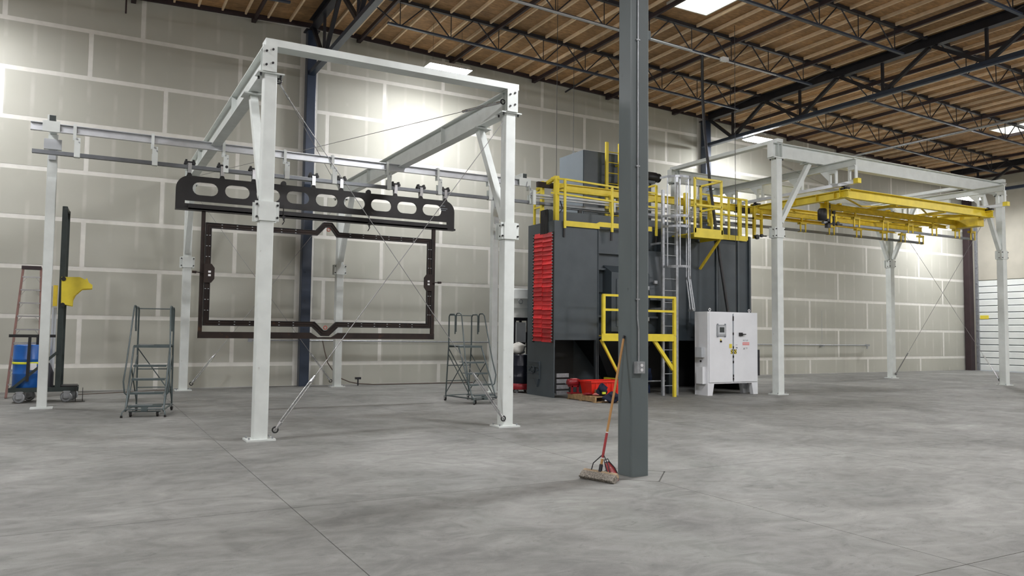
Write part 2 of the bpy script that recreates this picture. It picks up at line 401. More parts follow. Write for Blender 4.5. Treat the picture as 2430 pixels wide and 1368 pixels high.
# right wall, with door opening Y 17.9..21.9
DY0, DY1, DZ = 16.9, 21.84, 4.30
mb = MB()
mb.box(XR, XR+.3, YF, DY0, 0, zr(XR)); mb.box(XR, XR+.3, DY1, YB+.3, 0, zr(XR)); mb.box(XR, XR+.3, DY0, DY1, DZ, zr(XR))
wall_right = struct('wall_right', mb, 'rightwall')
door = struct('door_1', MB().box(XR+.10, XR+.14, DY0, DY1, 0, DZ), 'door')
nsec = 14; sh = DZ/nsec
for k in range(nsec):
    z0, z1 = k*sh+.022, (k+1)*sh-.014
    me = MB()
    me.add([(XR+.02, DY0+.02, z0), (XR+.02, DY1-.02, z0), (XR+.02, DY1-.02, z1-.03), (XR+.02, DY0+.02, z1-.03),
            (XR+.05, DY0+.02, z1), (XR+.05, DY1-.02, z1), (XR+.10, DY0+.02, z0), (XR+.10, DY1-.02, z0), (XR+.10, DY1-.02, z1), (XR+.10, DY0+.02, z1)],
           [(1, 0, 3, 2), (2, 3, 4, 5), (5, 4, 9, 8), (0, 1, 7, 6), (7, 8, 9, 6), (1, 2, 5, 8, 7), (0, 6, 9, 4, 3)])
    part('door_slat', me, 'door', door)
    part('door_groove', MB().box(XR+.085, XR+.11, DY0+.02, DY1-.02, z1, z1+.032), 'label_g', door)
tr = MB().box(XR-.06, XR, DY1-.06, DY1+.08, 0, DZ+2.8); tr.box(XR-.05, XR, DY0-.08, DY0+.04, 0, DZ+2.0)
for k in range(9): tr.box(XR-.09, XR-.05, DY1-.03, DY1+.05, .4+k*.75, .5+k*.75)
part('door_track', tr, 'galv', door)
part('caution_label', MB().box(XR+.0, XR+.019, 21.35, 21.75, 2.45, 2.62), 'label_y', door, 'yellow warning sticker at the left edge')

# roof deck with two skylight openings
SKY = [(13.05, 14.35, 14.2, 15.45), (30.35, 31.9, 15.8, 17.05)]
holes = SKY
HO = [(a-.05, b2+.05, c_-.05, d_+.05) for a, b2, c_, d_ in SKY]
bx = sorted({XL, RIDGE, XR}|{v_ for s in HO for v_ in s[:2]}); by = sorted({YF, YB}|{v_ for s in HO for v_ in s[2:]})
mb = MB()
for i in range(len(bx)-1):
    for j in range(len(by)-1):
        cx_, cy_ = (bx[i]+bx[i+1])/2, (by[j]+by[j+1])/2
        if any(s[0] < cx_ < s[1] and s[2] < cy_ < s[3] for s in HO): continue
        x0, x1, y0, y1 = bx[i], bx[i+1], by[j], by[j+1]
        mb.hexa([(x0, y0, zr(x0)), (x1, y0, zr(x1)), (x1, y1, zr(x1)), (x0, y1, zr(x0))], [(x0, y0, zr(x0)+.2), (x1, y0, zr(x1)+.2), (x1, y1, zr(x1)+.2), (x0, y1, zr(x0)+.2)])
ceiling = struct('ceiling', mb, 'osb')
def over(x0, x1, y0, y1): return any(not (x1 < s[0] or x0 > s[1] or y1 < s[2] or y0 > s[3]) for s in SKY)
PW, PL = 1.2192, 2.4384
x = RIDGE-PW*8; col = 0
while x < XR-.3:
    x1 = min(x+PW, XR); y = YB-PL*(1 if col % 2 == 0 else 1.5)
    yy1 = YB
    while yy1 > 6:
        yy0 = yy1-(PL if (yy1 < YB or col % 2 == 0) else PL/2)
        if not over(x, x1, yy0, yy1) and any(vis(a, b_, zr(a), 300) for a in (x, x1) for b_ in (yy0, yy1)) and not (x < RIDGE-.1 and x1 > RIDGE+.1):
            xa, xb, ya, yb = x+.004, x1-.004, yy0+.004, yy1-.004
            c = Vector((xa, ya, zr(xa)))
            pm = MB().hexa([(xa, ya, zr(xa)-.012), (xb, ya, zr(xb)-.012), (xb, yb, zr(xb)-.012), (xa, yb, zr(xa)-.012)], [(xa, ya, zr(xa)), (xb, ya, zr(xb)), (xb, yb, zr(xb)), (xa, yb, zr(xa))])
            piece('osb_panel', pm.mesh('osb_panel', M['osb'], c), c, ceiling)
        yy1 = yy0
    x += PW; col += 1
JY = [22.2-3.045*k for k in range(0, 7)]      # joist lines (0 = wall ledger)
rme = MB().box(-.024, .024, 0, 2.93, -.10, -.013).mesh('rafter', M['rafter'])
xs = [RIDGE+.61*k for k in range(-20, 53)]
extra = MB(); cnt = 0
for jx in range(6):
    y0, y1 = JY[jx+1]+.06, JY[jx]-.06
    for x in xs:
        if abs(x-RIDGE) < .1 or over(x-.02, x+.02, y0, y1) or x > XR-.1: continue
        if any(vis(x, yy, zr(x), 350) for yy in (y0, (y0+y1)/2, y1)):
            if cnt < 300: piece('rafter', rme, (x, y0, zr(x)), ceiling); cnt += 1
            else: extra.box(x-.019, x+.019, y0, y1-.0, zr(x)-.10, zr(x)-.013)
if extra.v:
    o = part('rafter_rows', extra, 'rafter', ceiling); o['kind'] = 'stuff'
# wooden nailer/ledger along wall and over the joists
led = MB().hexa([(XL, 22.2, zr(XL)-.13), (RIDGE, 22.2, zr(RIDGE)-.13), (RIDGE, 22.29, zr(RIDGE)-.13), (XL, 22.29, zr(XL)-.13)], [(XL, 22.2, zr(XL)-.012), (RIDGE, 22.2, zr(RIDGE)-.012), (RIDGE, 22.29, zr(RIDGE)-.012), (XL, 22.29, zr(XL)-.012)])
led.hexa([(RIDGE, 22.2, zr(RIDGE)-.13), (XR, 22.2, zr(XR)-.13), (XR, 22.29, zr(XR)-.13), (RIDGE, 22.29, zr(RIDGE)-.13)], [(RIDGE, 22.2, zr(RIDGE)-.012), (XR, 22.2, zr(XR)-.012), (XR, 22.29, zr(XR)-.012), (RIDGE, 22.29, zr(RIDGE)-.012)])
part('ledger', led, 'redprimer', ceiling)
# bridging bars (every 3.04 m in X)
for k in range(-3, 11):
    x = 6.87+3.04*k
    if abs(x-20.5) < .3: continue
    b_ = MB().bar((x, 9.0, zr(x)-.19), (x, 22.05, zr(x)-.19), .07, .11)
    b_.box(x-.06, x+.06, 22.0, 22.28, zr(x)-.25, zr(x)-.13)
    part('bridging_bar', b_, 'redprimer', ceiling)
for i, (x0, x1, y0, y1) in enumerate(SKY):
    wl = MB(); zb = zr((x0+x1)/2)-.05; zt = zb+.75
    for (a, b2, c_, d_) in ((x0-.04, x0, y0-.04, y1+.04), (x1, x1+.04, y0-.04, y1+.04), (x0, x1, y0-.04, y0), (x0, x1, y1, y1+.04)): wl.box(a, b2, c_, d_, zb, zt)
    sk = struct('window_%d' % (i+1), wl, 'well')
    part('skylight_dome', MB().box(x0, x1, y0, y1, zt-.03, zt), 'sky', sk)

# ------------------------------------------------------------------ steel columns and roof steel
def rsq(w_, r=.02, n=3):
    h = w_/2; pr = []
    for cx_, cy_, a in ((h-r, h-r, 0), (-h+r, h-r, 90), (-h+r, -h+r, 180), (h-r, -h+r, 270)):
        for i in range(n+1):
            t = math.radians(a+90*i/n); pr.append((cx_+r*math.cos(t), cy_+r*math.sin(t)))
    return pr
cx0, cy0, cw = 5.425, 7.035, .25
nc = thing('steel_column', 'large grey square steel column standing in the foreground with a conduit and outlet box', 'column', (cx0, cy0, 0))
s = MB().prism(rsq(cw, .022), (cx0, cy0, 0), (cx0, cy0, 10.1), up=(0, 1, 0)); part('shaft', s, 'column', nc)
cd = MB(); yc = cy0-cw/2-.012; xo = cx0-.035
cd.path([(xo-.012, yc, 10.0), (xo-.012, yc, 1.75), (xo, yc-.004, 1.62), (xo, yc-.006, 1.27)], .009, 8)
part('conduit', cd, 'galv', nc, 'thin galvanised conduit running down the front')
cl = MB()
for z in (1.95, 3.45, 4.9, 6.4): cl.box(xo-.035, xo+.012, yc-.012, yc+.012, z, z+.015)
part('conduit_clip', cl, 'galv', nc)
ob = part('outlet_box', MB().box(xo-.055, xo+.06, cy0-cw/2-.055, cy0-cw/2, 1.135, 1.265), 'galv', nc, 'grey metal outlet box')
part('cover_plate', MB().box(xo-.05, xo+.055, cy0-cw/2-.062, cy0-cw/2-.055, 1.14, 1.26), 'galv', ob)
for z in (1.225, 1.175): part('receptacle', MB().lathe((xo+.01, cy0-cw/2-.062, z), [(.017, 0), (.017, .005)], 12, (0, -1, 0)), 'label_w', ob, 'white outlet socket')

def wall_column(x, ztop, label, base_m='bluesteel', w_=.27):
    t = thing('steel_column', label, 'column', (x, 22.08, 0))
    part('shaft', MB().prism(rsq(w_, .02, 2), (x, 22.08, 0), (x, 22.08, ztop), up=(0, 1, 0)), base_m, t)
    part('cap_plate', MB().box(x-.2, x+.2, 21.9, 22.25, ztop-.03, ztop), 'darksteel', t)
    bolts = MB()
    for k in range(6): bolt(bolts, (x-.05, 21.945, 1.6+k*.8), (0, -1, 0), .012, .02)
    part('bolt', bolts, 'black', t)
    return t
wall_column(5.42, 10.2, 'dark blue steel wall column behind the white frame on the left')
wall_column(20.47, 9.7, 'dark blue steel wall column behind the grey machine')
wall_column(37.14, 9.1, 'dark purple-brown steel column in the far corner beside the white door', 'redprimer', .3)

def girder(x, label, zb, y_from, y_to=21.95):
    t = thing('roof_girder', label, 'girder', (x, y_to, zb), 'roof girders')
    zt = zr(x)-.16
    part('top_chord', MB().ibeam((x, y_from, zt), (x, y_to, zt), .22, .28), 'darksteel', t)
    part('bottom_chord', MB().bar((x, y_from, zb), (x, y_to, zb), .16, .13), 'bluesteel', t)
    for k in range(6):
        yt = JY[k]; yb = JY[k]-1.52
        if yb < y_from: break
        zt2, zb2 = zt-.14, zb+.05
        if k > 0 or True:
            a = min(yt-.05, y_to-.1)
            part('web_diagonal', MB().bar((x, a, zt2), (x, yb+.04, zb2), .10, .10, up=(0, 1, 0)), 'darksteel', t)
            part('web_diagonal', MB().bar((x, yb-.04, zb2), (x, JY[k+1]+.05, zt2), .10, .10, up=(0, 1, 0)), 'darksteel', t)
        part('web_vertical', MB().bar((x, yb, zb2), (x, yb, zt2), .07, .07, up=(0, 1, 0)), 'darksteel', t)
    return t
girder(5.42, 'deep dark roof truss girder from the left wall column to the foreground column', 8.93, 7.2)
girder(20.47, 'deep dark roof truss girder running back from above the grey machine', 8.75, 5.5)
girder(35.7, 'deep dark roof truss girder nearest the far right wall', 8.2, 2.0)

ORD = ['', 'nearest the drywall wall', 'second from the drywall wall', 'third from the drywall wall', 'fourth from the drywall wall', 'fifth from the drywall wall']
def joist(x0, x1, y, label, proto=None):
    if proto is not None: return dup(proto, (x0, y, 0), label)
    t = thing('roof_joist', label, 'roof joist', (x0, y, 0), 'open-web joists under the roof deck')
    dz = .075; dep = .70
    def T(x): return Vector((x, y, zr(x)-dz-.02))
    def B(x): return Vector((x, y, zr(x)-dz-dep))
    part('top_chord', MB().bar(T(x0+.1), T(x1-.1), .10, .09), 'darksteel', t)
    n = 9; L = (x1-x0-1.5)/n; s0 = x0+.75
    part('bottom_chord', MB().bar(B(s0+L/2-.35), B(s0+(n-.5)*L+.35), .085, .05), 'bluesteel', t)
    for k in range(n):
        xb = s0+(k+.5)*L
        part('web_rod', MB().tube(T(s0+k*L+(.04 if k else -.5)), B(xb-.02), .018, 6), 'darksteel', t)
        part('web_rod', MB().tube(B(xb+.02), T(s0+(k+1)*L-(.04 if k < n-1 else -.5)), .018, 6), 'darksteel', t)
        part('web_post', MB().tube(B(xb), T(xb), .013, 6), 'darksteel', t)
    return t
bays = [(-9.68, 5.30, 'left roof bay'), (5.54, 20.35, 'middle roof bay'), (20.6, 35.6, 'right roof bay')]
for x0, x1, nm in bays:
    pr = None
    for k in range(1, 5):
        if not any(vis(a, JY[k], 9.6, 60) for a in [x0+(x1-x0)*i/6 for i in range(7)]): continue
        o = joist(x0, x1, JY[k], 'open-web roof joist %s, %s' % (ORD[k], nm), pr)
        if pr is None: pr = o

# pipes and conduits in the roof
p = MB().tube((20.1, 1, 8.55), (20.1, 21.9, 8.62), .035, 8); 
solo('sprinkler_pipe', p, 'bluesteel', 'thin dark pipe along the bottom chord of the girder above the machine', 'pipe', (20.1, 21.9, 8.6))
p = MB().tube((26.1, 4, 8.62), (26.1, 20.6, 8.62), .045, 8)
solo('sprinkler_pipe', p, 'galv', 'long bright grey pipe hung under the right roof bay', 'pipe', (26.1, 20.6, 8.62))
t = thing('electrical_conduit', 'pair of bright conduits with a junction box along the second joist beside the foreground column', 'conduit', (5.6, JY[2]-.1, 9.6))
def BJ(x, k=2): return zr(x)-.775
a, b_ = 5.8, 17.6
part('tube', MB().tube((a, JY[2]-.08, BJ(a)-.06), (b_, JY[2]-.08, BJ(b_)-.06), .022, 8), 'alu', t)
part('tube', MB().tube((a, JY[2]-.15, BJ(a)-.07), (14.3, JY[2]-.15, BJ(14.3)-.07), .022, 8), 'alu', t)
part('junction_box', MB().box(12.3, 12.75, JY[2]-.3, JY[2]-.02, BJ(12.5)-.18, BJ(12.5)+.05), 'bluegrey', t, 'pale blue-grey square junction box')
part('junction_box', MB().box(15.4, 15.62, JY[2]-.2, JY[2]-.06, BJ(15.5)-.1, BJ(15.5)+.0), 'label_w', t)
solo('power_cable', MB().path([(14.75, 16.05, 9.33), (14.74, 16.03, 8.2), (14.76, 15.98, 7.2), (14.80, 15.8, 5.6), (14.9, 15.55, 3.6), (14.98, 15.35, 2.2)], .04, 8), 'black',
     'thick black power cable dropping from the roof to the top of the white control cabinet', 'cable', (14.98, 15.35, 2.2))
for x, y, z, lb in ((10.11, 16.21, 5.44, 'to the corner post of the yellow machine railing'), (12.5, 19.1, 6.93, 'to the top of the blue-grey box'), (15.28, 15.35, 2.17, 'to the right half of the control cabinet top')):
    solo('hanging_wire', MB().tube((x, y, z), (x, y, zr(x)-.12), .008, 5), 'cord', 'thin vertical wire hanging from the roof '+lb, 'wire', (x, y, z))
solo('pipe_stub', MB().tube((14.0, 21.9, 9.75), (14.0, 20.0, 9.9), .03, 8), 'darksteel', 'short dark pipe stub poking out near the wall top above the machine', 'pipe', (14, 21.9, 9.75))
solo('hanging_rod', MB().tube((.6, 21.5, 9.5), (.6, 21.5, zr(.6)-.1), .02, 6), 'redprimer', 'short rusty rod hanging from the roof at the upper left', 'rod', (.6, 21.5, 9.5))

# ------------------------------------------------------------------ lamps
def lamp(x, y, z, label):
    t = thing('high_bay_light', label, 'ceiling light', (x, y, z), 'high-bay lights')
    L, W = .66, .31
    hs = MB().hexa([(x-L, y-W, z), (x+L, y-W, z), (x+L, y+W, z), (x-L, y+W, z)], [(x-L+.05, y-W+.12, z+.14), (x+L-.05, y-W+.12, z+.14), (x+L-.05, y+W-.12, z+.14), (x-L+.05, y+W-.12, z+.14)])
    part('housing', hs, 'white_r', t)
    le = MB().hexa([(x-L+.08, y-W+.10, z-.055), (x+L-.08, y-W+.10, z-.055), (x+L-.08, y+W-.10, z-.055), (x-L+.08, y+W-.10, z-.055)], [(x-L+.02, y-W+.02, z), (x+L-.02, y-W+.02, z), (x+L-.02, y+W-.02, z), (x-L+.02, y+W-.02, z)])
    part('lens', le, 'lamp_wall' if y > 18 else 'lamp', t)
    cb = MB()
    for sx_ in (-.45, .45): cb.tube((x+sx_, y, z+.12), (x+sx_, y, zr(x)-.02), .004, 5)
    part('hanger_wire', cb, 'cord', t)
    return t
LL = ['long glowing high-bay light hanging behind the top of the left white frame', 'glowing high-bay light above the machine beside the right white frame', 'small far glowing high-bay light behind the right end of the yellow crane', 'high-bay light beyond the left edge of the view']
PLC = ['left end of the middle row', 'second in the middle row', 'third in the middle row', 'right end of the middle row', 'left end of the front row', 'second in the front row', 'third in the front row', 'right end of the front row']
for i, s in enumerate(LAMP_SPOTS): lamp(*s, LL[i] if i < 4 else 'unseen high-bay light added to light the open floor, %s' % PLC[i-4])

# ------------------------------------------------------------------ gantry frames
def post(mb, x, y, z0, z1, w_=.2): mb.prism(rsq(w_, .015, 2), (x, y, z0), (x, y, z1), up=(0, 1, 0))
def add_post(t, x, y, zs, zc, w_=.2, sides=((1, 0),)):
    lo = MB(); post(lo, x, y, .02, zs, w_); p1 = part('post', lo, 'white', t)
    hi = MB(); post(hi, x, y, zs+.02, zc, w_*.93); part('upper_post', hi, 'white', t)
    sl = MB(); post(sl, x, y, zs-.02, zs+.26, w_+.045)
    for sx_ in (-1, 1):
        for sy_ in (-1, 1): sl.box(min(x+sx_*w_/2, x+sx_*(w_/2+.07)), max(x+sx_*w_/2, x+sx_*(w_/2+.07)), y+sy_*(w_/2-.01)-.01, y+sy_*(w_/2-.01)+.01, zs-.02, zs+.26)
    s_ = part('splice_sleeve', sl, 'white', t)
    bl = MB()
    for z in (zs+.03, zs+.21):
        for sx_ in (-1, 1): bolt(bl, (x+sx_*(w_/2+.045), y-w_/2-.0, z), (0, -1, 0), .016, .025)
        bolt(bl, (x-w_/2-.025, y+.0, z), (-1, 0, 0), .014, .02)
    part('bolt', bl, 'black', s_, 'black bolt')
    bp_ = MB().box(x-.2, x+.2, y-.17, y+.17, 0, .025)
    b2 = part('base_plate', bp_, 'white', t)
    bl = MB()
    for sx_ in (-.16, .16):
        for sy_ in (-.12, .12): bolt(bl, (x+sx_, y+sy_, .025), (0, 0, 1), .014, .03)
    part('anchor_bolt', bl, 'galv', b2)
    cp = MB().box(x-.19, x+.19, y-.13, y+.13, zc, zc+.02); c2 = part('cap_plate', cp, 'white', t)
    bl = MB()
    for sx_ in (-.14, .14):
        for sy_ in (-.09, .09): bolt(bl, (x+sx_, y+sy_, zc), (0, 0, -1), .016, .04)
    part('bolt', bl, 'black', c2, 'black bolt')
    return p1
def knee(t, p, q, w_=.12):
    m_ = MB(); m_.bar(p, q, w_, w_, up=(1, 0, 0) if abs(p[0]-q[0]) < .01 else (0, 1, 0))
    k = part('knee_brace', m_, 'white', t)
    pl = MB().box(q[0]-.17, q[0]+.17, q[1]-.15, q[1]+.15, q[2], q[2]+.02)
    k2 = part('brace_plate', pl, 'white', k)
    bl = MB()
    for sx_ in (-.12, .12): 
        for sy_ in (-.1, .1): bolt(pl, (q[0]+sx_, q[1]+sy_, q[2]), (0, 0, -1), .014, .035)
    return k
def cable(t, p, q, tb=.1, name='brace_cable'):
    p, q = Vector(p), Vector(q); d = (q-p).normalized(); L = (q-p).length
    c = part(name, MB().tube(p, q, .006, 5), 'cable', t)
    a = p+d*.14; b2 = p+d*(.14+tb*8)
    m_ = MB(); sd = d.cross(Vector((0, 1, 0))).normalized()*.018
    m_.tube(a+sd, b2+sd, .008, 6); m_.tube(a-sd, b2-sd, .008, 6); m_.tube(a-d*.06, a+d*.05, .022, 6); m_.tube(b2-d*.05, b2+d*.06, .022, 6)
    part('turnbuckle', m_, 'chrome', c)
    part('eye_bolt', MB().ring(p+d*.06, (0, 1, 0), .04, .011, 12, 6), 'black', c)
    return c
G = thing('gantry_frame', 'tall white steel four-post frame over the hanging black beam on the left', 'steel frame', (2.23, 11.52, 0))
xa, xb, yf, yb = 2.23, 6.21, 11.52, 21.45
for (x, y) in ((xa, yf), (xb, yf), (xa, yb), (xb, yb)): add_post(G, x, y, 3.16, 5.29)
for x in (xa-.03, xb):
    bm = part('runway_beam', MB().ibeam((x, yf-.14, 5.50), (x, yb+.12, 5.50), .19, .38), 'white', G)
    st = MB()
    for y in (yf-.06, yf+.06, 14.2, 18.9, yb): part('stiffener', MB().box(x-.09, x+.09, y-.006, y+.006, 5.33, 5.67), 'white', bm)
    bl = MB()
    for z in (5.62, 5.42):
        for sx_ in (-.05, .04): bolt(bl, (x+sx_, yf-.145, z+sx_*.4), (0, -1, 0), .017, .03)
    part('bolt', bl, 'black', bm, 'black bolt')
    knee(G, (x, yf+.12, 3.52), (x, yf+1.10, 5.27)); knee(G, (x, yb-.12, 3.52), (x, yb-1.10, 5.27))
    part('end_plate', MB().box(x-.1, x+.1, yf-.155, yf-.14, 5.31, 5.69), 'white', G)
part('cross_channel', MB().bar((xa-.09, yf+.0, 5.75), (xb+.13, yf+.0, 5.75), .26, .105), 'white', G)
part('cross_channel', MB().bar((xa-.09, yb, 5.75), (xb+.13, yb, 5.75), .16, .105), 'white', G)
y = yf-.06
cable(G, (xa+.16, y-.06, .10), (xb-.12, y, 5.15)); cable(G, (xb-.06, y-.06, .10), (xa+.14, y, 5.15))
cable(G, (xb-.06, yf-.0, 5.52), (xa+.05, yb-.3, 5.45)); cable(G, (xa+.12, yf+.0, 5.25), (xb-.1, yb-.3, 5.42))
cable(G, (xa+.16, yb, .12), (xb-.12, yb, 5.1)); cable(G, (xb-.14, yb, .12), (xa+.12, yb, 5.1))

G2 = thing('gantry_frame', 'tall white steel four-post frame carrying the yellow crane on the right', 'steel frame', (16.2, 14.75, 0))
xa, xb, yf, yb = 16.2, 26.72, 14.76, 18.87
for (x, y) in ((xa, yf), (xb, yf), (xa, yb), (xb, yb)): add_post(G2, x, y, 4.20, 6.33, .22)
for y in (yf, yb):
    bm = part('runway_beam', MB().ibeam((xa-.22, y, 6.555), (xb+.22, y, 6.555), .2, .40), 'white', G2)
    st = MB()
    for x in (xa, xa+.12, xb): part('stiffener', MB().box(x-.006, x+.006, y-.095, y+.095, 6.38, 6.73), 'white', bm)
    part('end_plate', MB().box(xa-.235, xa-.22, y-.1, y+.1, 6.355, 6.755), 'white', G2)
    knee(G2, (xa+.13, y, 4.62), (xa+1.25, y, 6.33)); knee(G2, (xb-.13, y, 4.5), (xb-1.05, y, 6.33))
for x in (xa, xb): part('cross_channel', MB().bar((x, yf-.14, 6.81), (x, yb+.14, 6.81), .2, .10), 'white', G2)
knee(G2, (xb, yb-.13, 4.5), (xb, yb-1.1, 6.5))
cable(G2, (xb, yf+.14, .12), (xb, yb-.12, 6.2)); cable(G2, (xb, yb-.14, .12), (xb, yf+.12, 6.2))
cable(G2, (xa+.1, yf, 6.2), (xb, yb, 6.25))
# cross beams with hangers and lower tracks
for X in (18.0, 25.0):
    bm = part('hanger_beam', MB().ibeam((X, 13.66, 6.25), (X, 19.6, 6.25), .14, .2, .02, .02), 'white', G2)
    part('lower_track', MB().bar((X, 13.62, 5.71), (X, 18.2, 5.71), .10, .09), 'alu', G2)
    for k, y in enumerate((13.72, 14.35, 15.5, 17.0, 18.1)):
        h = MB(); wd = .07
        h.box(X-.05, X+.05, y-wd, y-wd+.03, 5.75, 6.16); h.box(X-.05, X+.05, y+wd+.06, y+wd+.09, 5.75, 6.16)
        h.box(X-.05, X+.05, y-wd+.03, y+wd+.06, 6.05, 6.16); h.box(X-.05, X+.05, y-wd+.03, y+wd+.06, 5.75, 5.78)
        if k > 0: h.add([(X-.05, y+.16, 6.16), (X+.05, y+.16, 6.16), (X+.05, y+.45, 6.16), (X-.05, y+.45, 6.16), (X-.05, y+.16, 5.86), (X+.05, y+.16, 5.86)], [(0, 1, 2, 3), (0, 4, 5, 1), (3, 2, 5, 4), (1, 5, 2), (0, 3, 4)])
        part('track_hanger', h, 'white', G2)
    part('end_stop', MB().box(X-.07, X+.07, 13.56, 13.70, 5.67, 5.80), 'yellow', G2, 'yellow end stop')

# ------------------------------------------------------------------ monorail
RY = 16.6
R = thing('monorail_track', 'long straight overhead rail hung under a white beam, passing through the frame and machine', 'rail', (-.7, RY, 0))
part('support_beam', MB().chan((-1.02, RY, 5.28), (9.56, RY, 5.28), .09, .155, .012), 'alu', R)
tk = MB(); L0, L1 = -.98, 25.3
tk.prism([(-.045, -.035), (-.012, -.035), (-.012, -.028), (-.038, -.028), (-.038, .028), (.038, .028), (.038, -.028), (.012, -.028), (.012, -.035), (.045, -.035), (.045, .035), (-.045, .035)], (L0, RY, 4.81), (L1, RY, 4.81))
part('rail', tk, 'track', R)
for x in (-.28, 1.05, 2.37, 3.6, 4.62, 5.87, 7.11, 8.44, 9.57):
    h = MB(); h.box(x-.055, x+.0, RY-.065, RY-.05, 5.10, 5.38); h.box(x-.055, x, RY-.06, RY+.06, 5.36, 5.385); h.box(x-.055, x, RY+.05, RY+.065, 5.10, 5.38)
    hh = part('hanger_clamp', h, 'white', R)
    h2 = MB().box(x-.03, x+.07, RY-.062, RY-.050, 4.765, 5.13); h2.box(x-.03, x+.07, RY-.06, RY+.06, 4.765, 4.775); h2.box(x-.03, x+.07, RY+.05, RY+.06, 4.765, 5.0)
    part('hanger_plate', h2, 'white', hh)
    bl = MB(); bolt(bl, (x+.01, RY-.06, 5.11), (0, -1, 0), .016, .03); bolt(bl, (x+.05, RY-.06, 5.05), (0, -1, 0), .012, .03)
    part('bolt', bl, 'galv', hh)
for i, (x, y) in enumerate(((-.69, 17.66), (9.38, 18.1))):
    p1 = MB(); post(p1, x, y, .02, 5.37, .17); pp_ = part('support_post', p1, 'white', R)
    part('base_plate', MB().box(x-.19, x+.19, y-.14, y+.14, 0, .022), 'white', pp_)
    part('arm', MB().prism(rsq(.13, .01, 2), (x, y+.12, 5.44), (x, RY-.06, 5.44)), 'white', R)
    part('arm_end', MB().box(x-.035, x+.07, RY-.065, RY-.055, 5.39, 5.5), 'cartgreen', R)
    part('clamp_plate', MB().box(x-.14, x+.14, RY-.075, RY-.06, 5.19, 5.39), 'white', R)
    br = MB().box(x-.15, x+.15, y-.2, y-.1, 5.05, 5.25); br.box(x-.06, x+.06, y-.16, y-.09, 4.85, 5.06)
    part('bracket', br, 'greybox', R)
for z in (4.02, 4.42):
    part('rubber_pad', MB().box(9.33, 9.46, 18.0, 18.012, z, z+.18), 'greybox', R)

# trolleys on the rail
def trolley(x):
    t = thing('trolley', 'black wheeled trolley on the rail', 'trolley', (x, RY, 4.845), 'trolleys carrying the black lifting beam')
    z = 4.845
    b1 = MB().box(x-.10, x+.10, RY-.05, RY+.05, z+.05, z+.075); b1.box(x-.03, x+.03, RY-.04, RY+.04, z+.0, z+.06); b1.box(x-.085, x-.05, RY-.05, RY+.05, z+.05, z+.11); b1.box(x+.05, x+.085, RY-.05, RY+.05, z+.05, z+.11)
    part('carriage', b1, 'black', t)
    for sx_ in (-.075, .075):
        for sy_ in (-.055, .055): part('wheel', MB().lathe((x+sx_, RY+sy_, z+.035), [(.028, -.012), (.034, 0), (.028, .012)], 12, (0, 1, 0)), 'black', t)
    part('clevis', MB().box(x-.035, x+.035, RY-.06, RY-.052, z-.16, z+.04).box(x-.035, x+.035, RY+.052, RY+.06, z-.16, z+.04), 'chrome', t)
    part('shackle', MB().ring((x, RY, z-.19), (0, 1, 0), .032, .011, 14, 6), 'chrome', t)
    return t
TX = [1.71, 2.33, 2.95, 4.19, 4.80, 6.05, 6.67, 7.28]
tr0 = trolley(TX[0])
for x in TX[1:]: dup(tr0, (x, RY, 4.845))
for i, o in enumerate([o for o in C.objects if o.name.startswith('trolley')]):
    nth = ['leftmost', 'second from left', 'third from left', 'fourth from left', 'fifth from left', 'third from right', 'second from right', 'rightmost'][i]
    o['label'] = 'small black wheeled trolley on the overhead rail, %s of the eight' % nth

# spreader beam (plate with holes through a curve fill)
def plate_curve(name, outer, inners, thick, y, material, parent):
    cu = bpy.data.curves.new(name, 'CURVE'); cu.dimensions = '2D'; cu.fill_mode = 'BOTH'; cu.extrude = thick/2
    for poly in [outer]+inners:
        sp = cu.splines.new('POLY'); sp.points.add(len(poly)-1)
        for i, (a, c) in enumerate(poly): sp.points[i].co = (a, c, 0, 1)
        sp.use_cyclic_u = True
    tmp = bpy.data.objects.new('tmp', cu); C.objects.link(tmp)
    bpy.context.view_layer.update()
    dg = bpy.context.evaluated_depsgraph_get()
    me = bpy.data.meshes.new_from_object(tmp.evaluated_get(dg))
    bpy.data.objects.remove(tmp)
    base = base_of(parent)
    for v_ in me.vertices:
        a, c, e = v_.co; v_.co = Vector((a, y-e, c))-base
    me.name = name; me.materials.clear(); me.materials.append(M[material])
    o = bpy.data.objects.new(name, me); C.objects.link(o); o.parent = parent
    return o
def arc(cx_, cz_, r, a0, a1, n=8): return [(cx_+r*math.cos(math.radians(a0+(a1-a0)*i/n)), cz_+r*math.sin(math.radians(a0+(a1-a0)*i/n))) for i in range(n+1)]
S = thing('lifting_beam', 'long black steel lifting beam with nine oval holes hanging from the rail', 'lifting beam', (4.5, RY, 3.95))
X0, X1, Z0, Z1 = 1.47, 7.52, 3.95, 4.635
outer = [(X0, Z0), (X1, Z0)]+arc(X1-.26, Z1-.26, .26, 0, 90)+arc(X0+.26, Z1-.26, .26, 90, 180)
inn = []
for k in range(9):
    cx_ = 2.02+.6175*k; r = .132; hl = .243-r
    inn.append(arc(cx_+hl, 4.39, r, -90, 90)+arc(cx_-hl, 4.39, r, 90, 270))
inn.append([(1.64, 4.075), (7.34, 4.075), (7.34, 4.135), (1.64, 4.135)])
plate_curve('web_plate', outer, inn, .05, RY, 'plate', S)
part('bottom_angle', MB().box(X0, X1, RY-.10, RY+.06, Z0-.012, Z0+.03).box(1.70, 7.32, RY-.10, RY-.08, Z0, Z0+.10), 'plate', S)
for x in TX: part('lug', MB().plate(arc(x, 4.65, .045, 0, 180, 6)+[(x-.07, 4.60), (x+.07, 4.60)], RY-.03, RY+.03), 'plate', S)
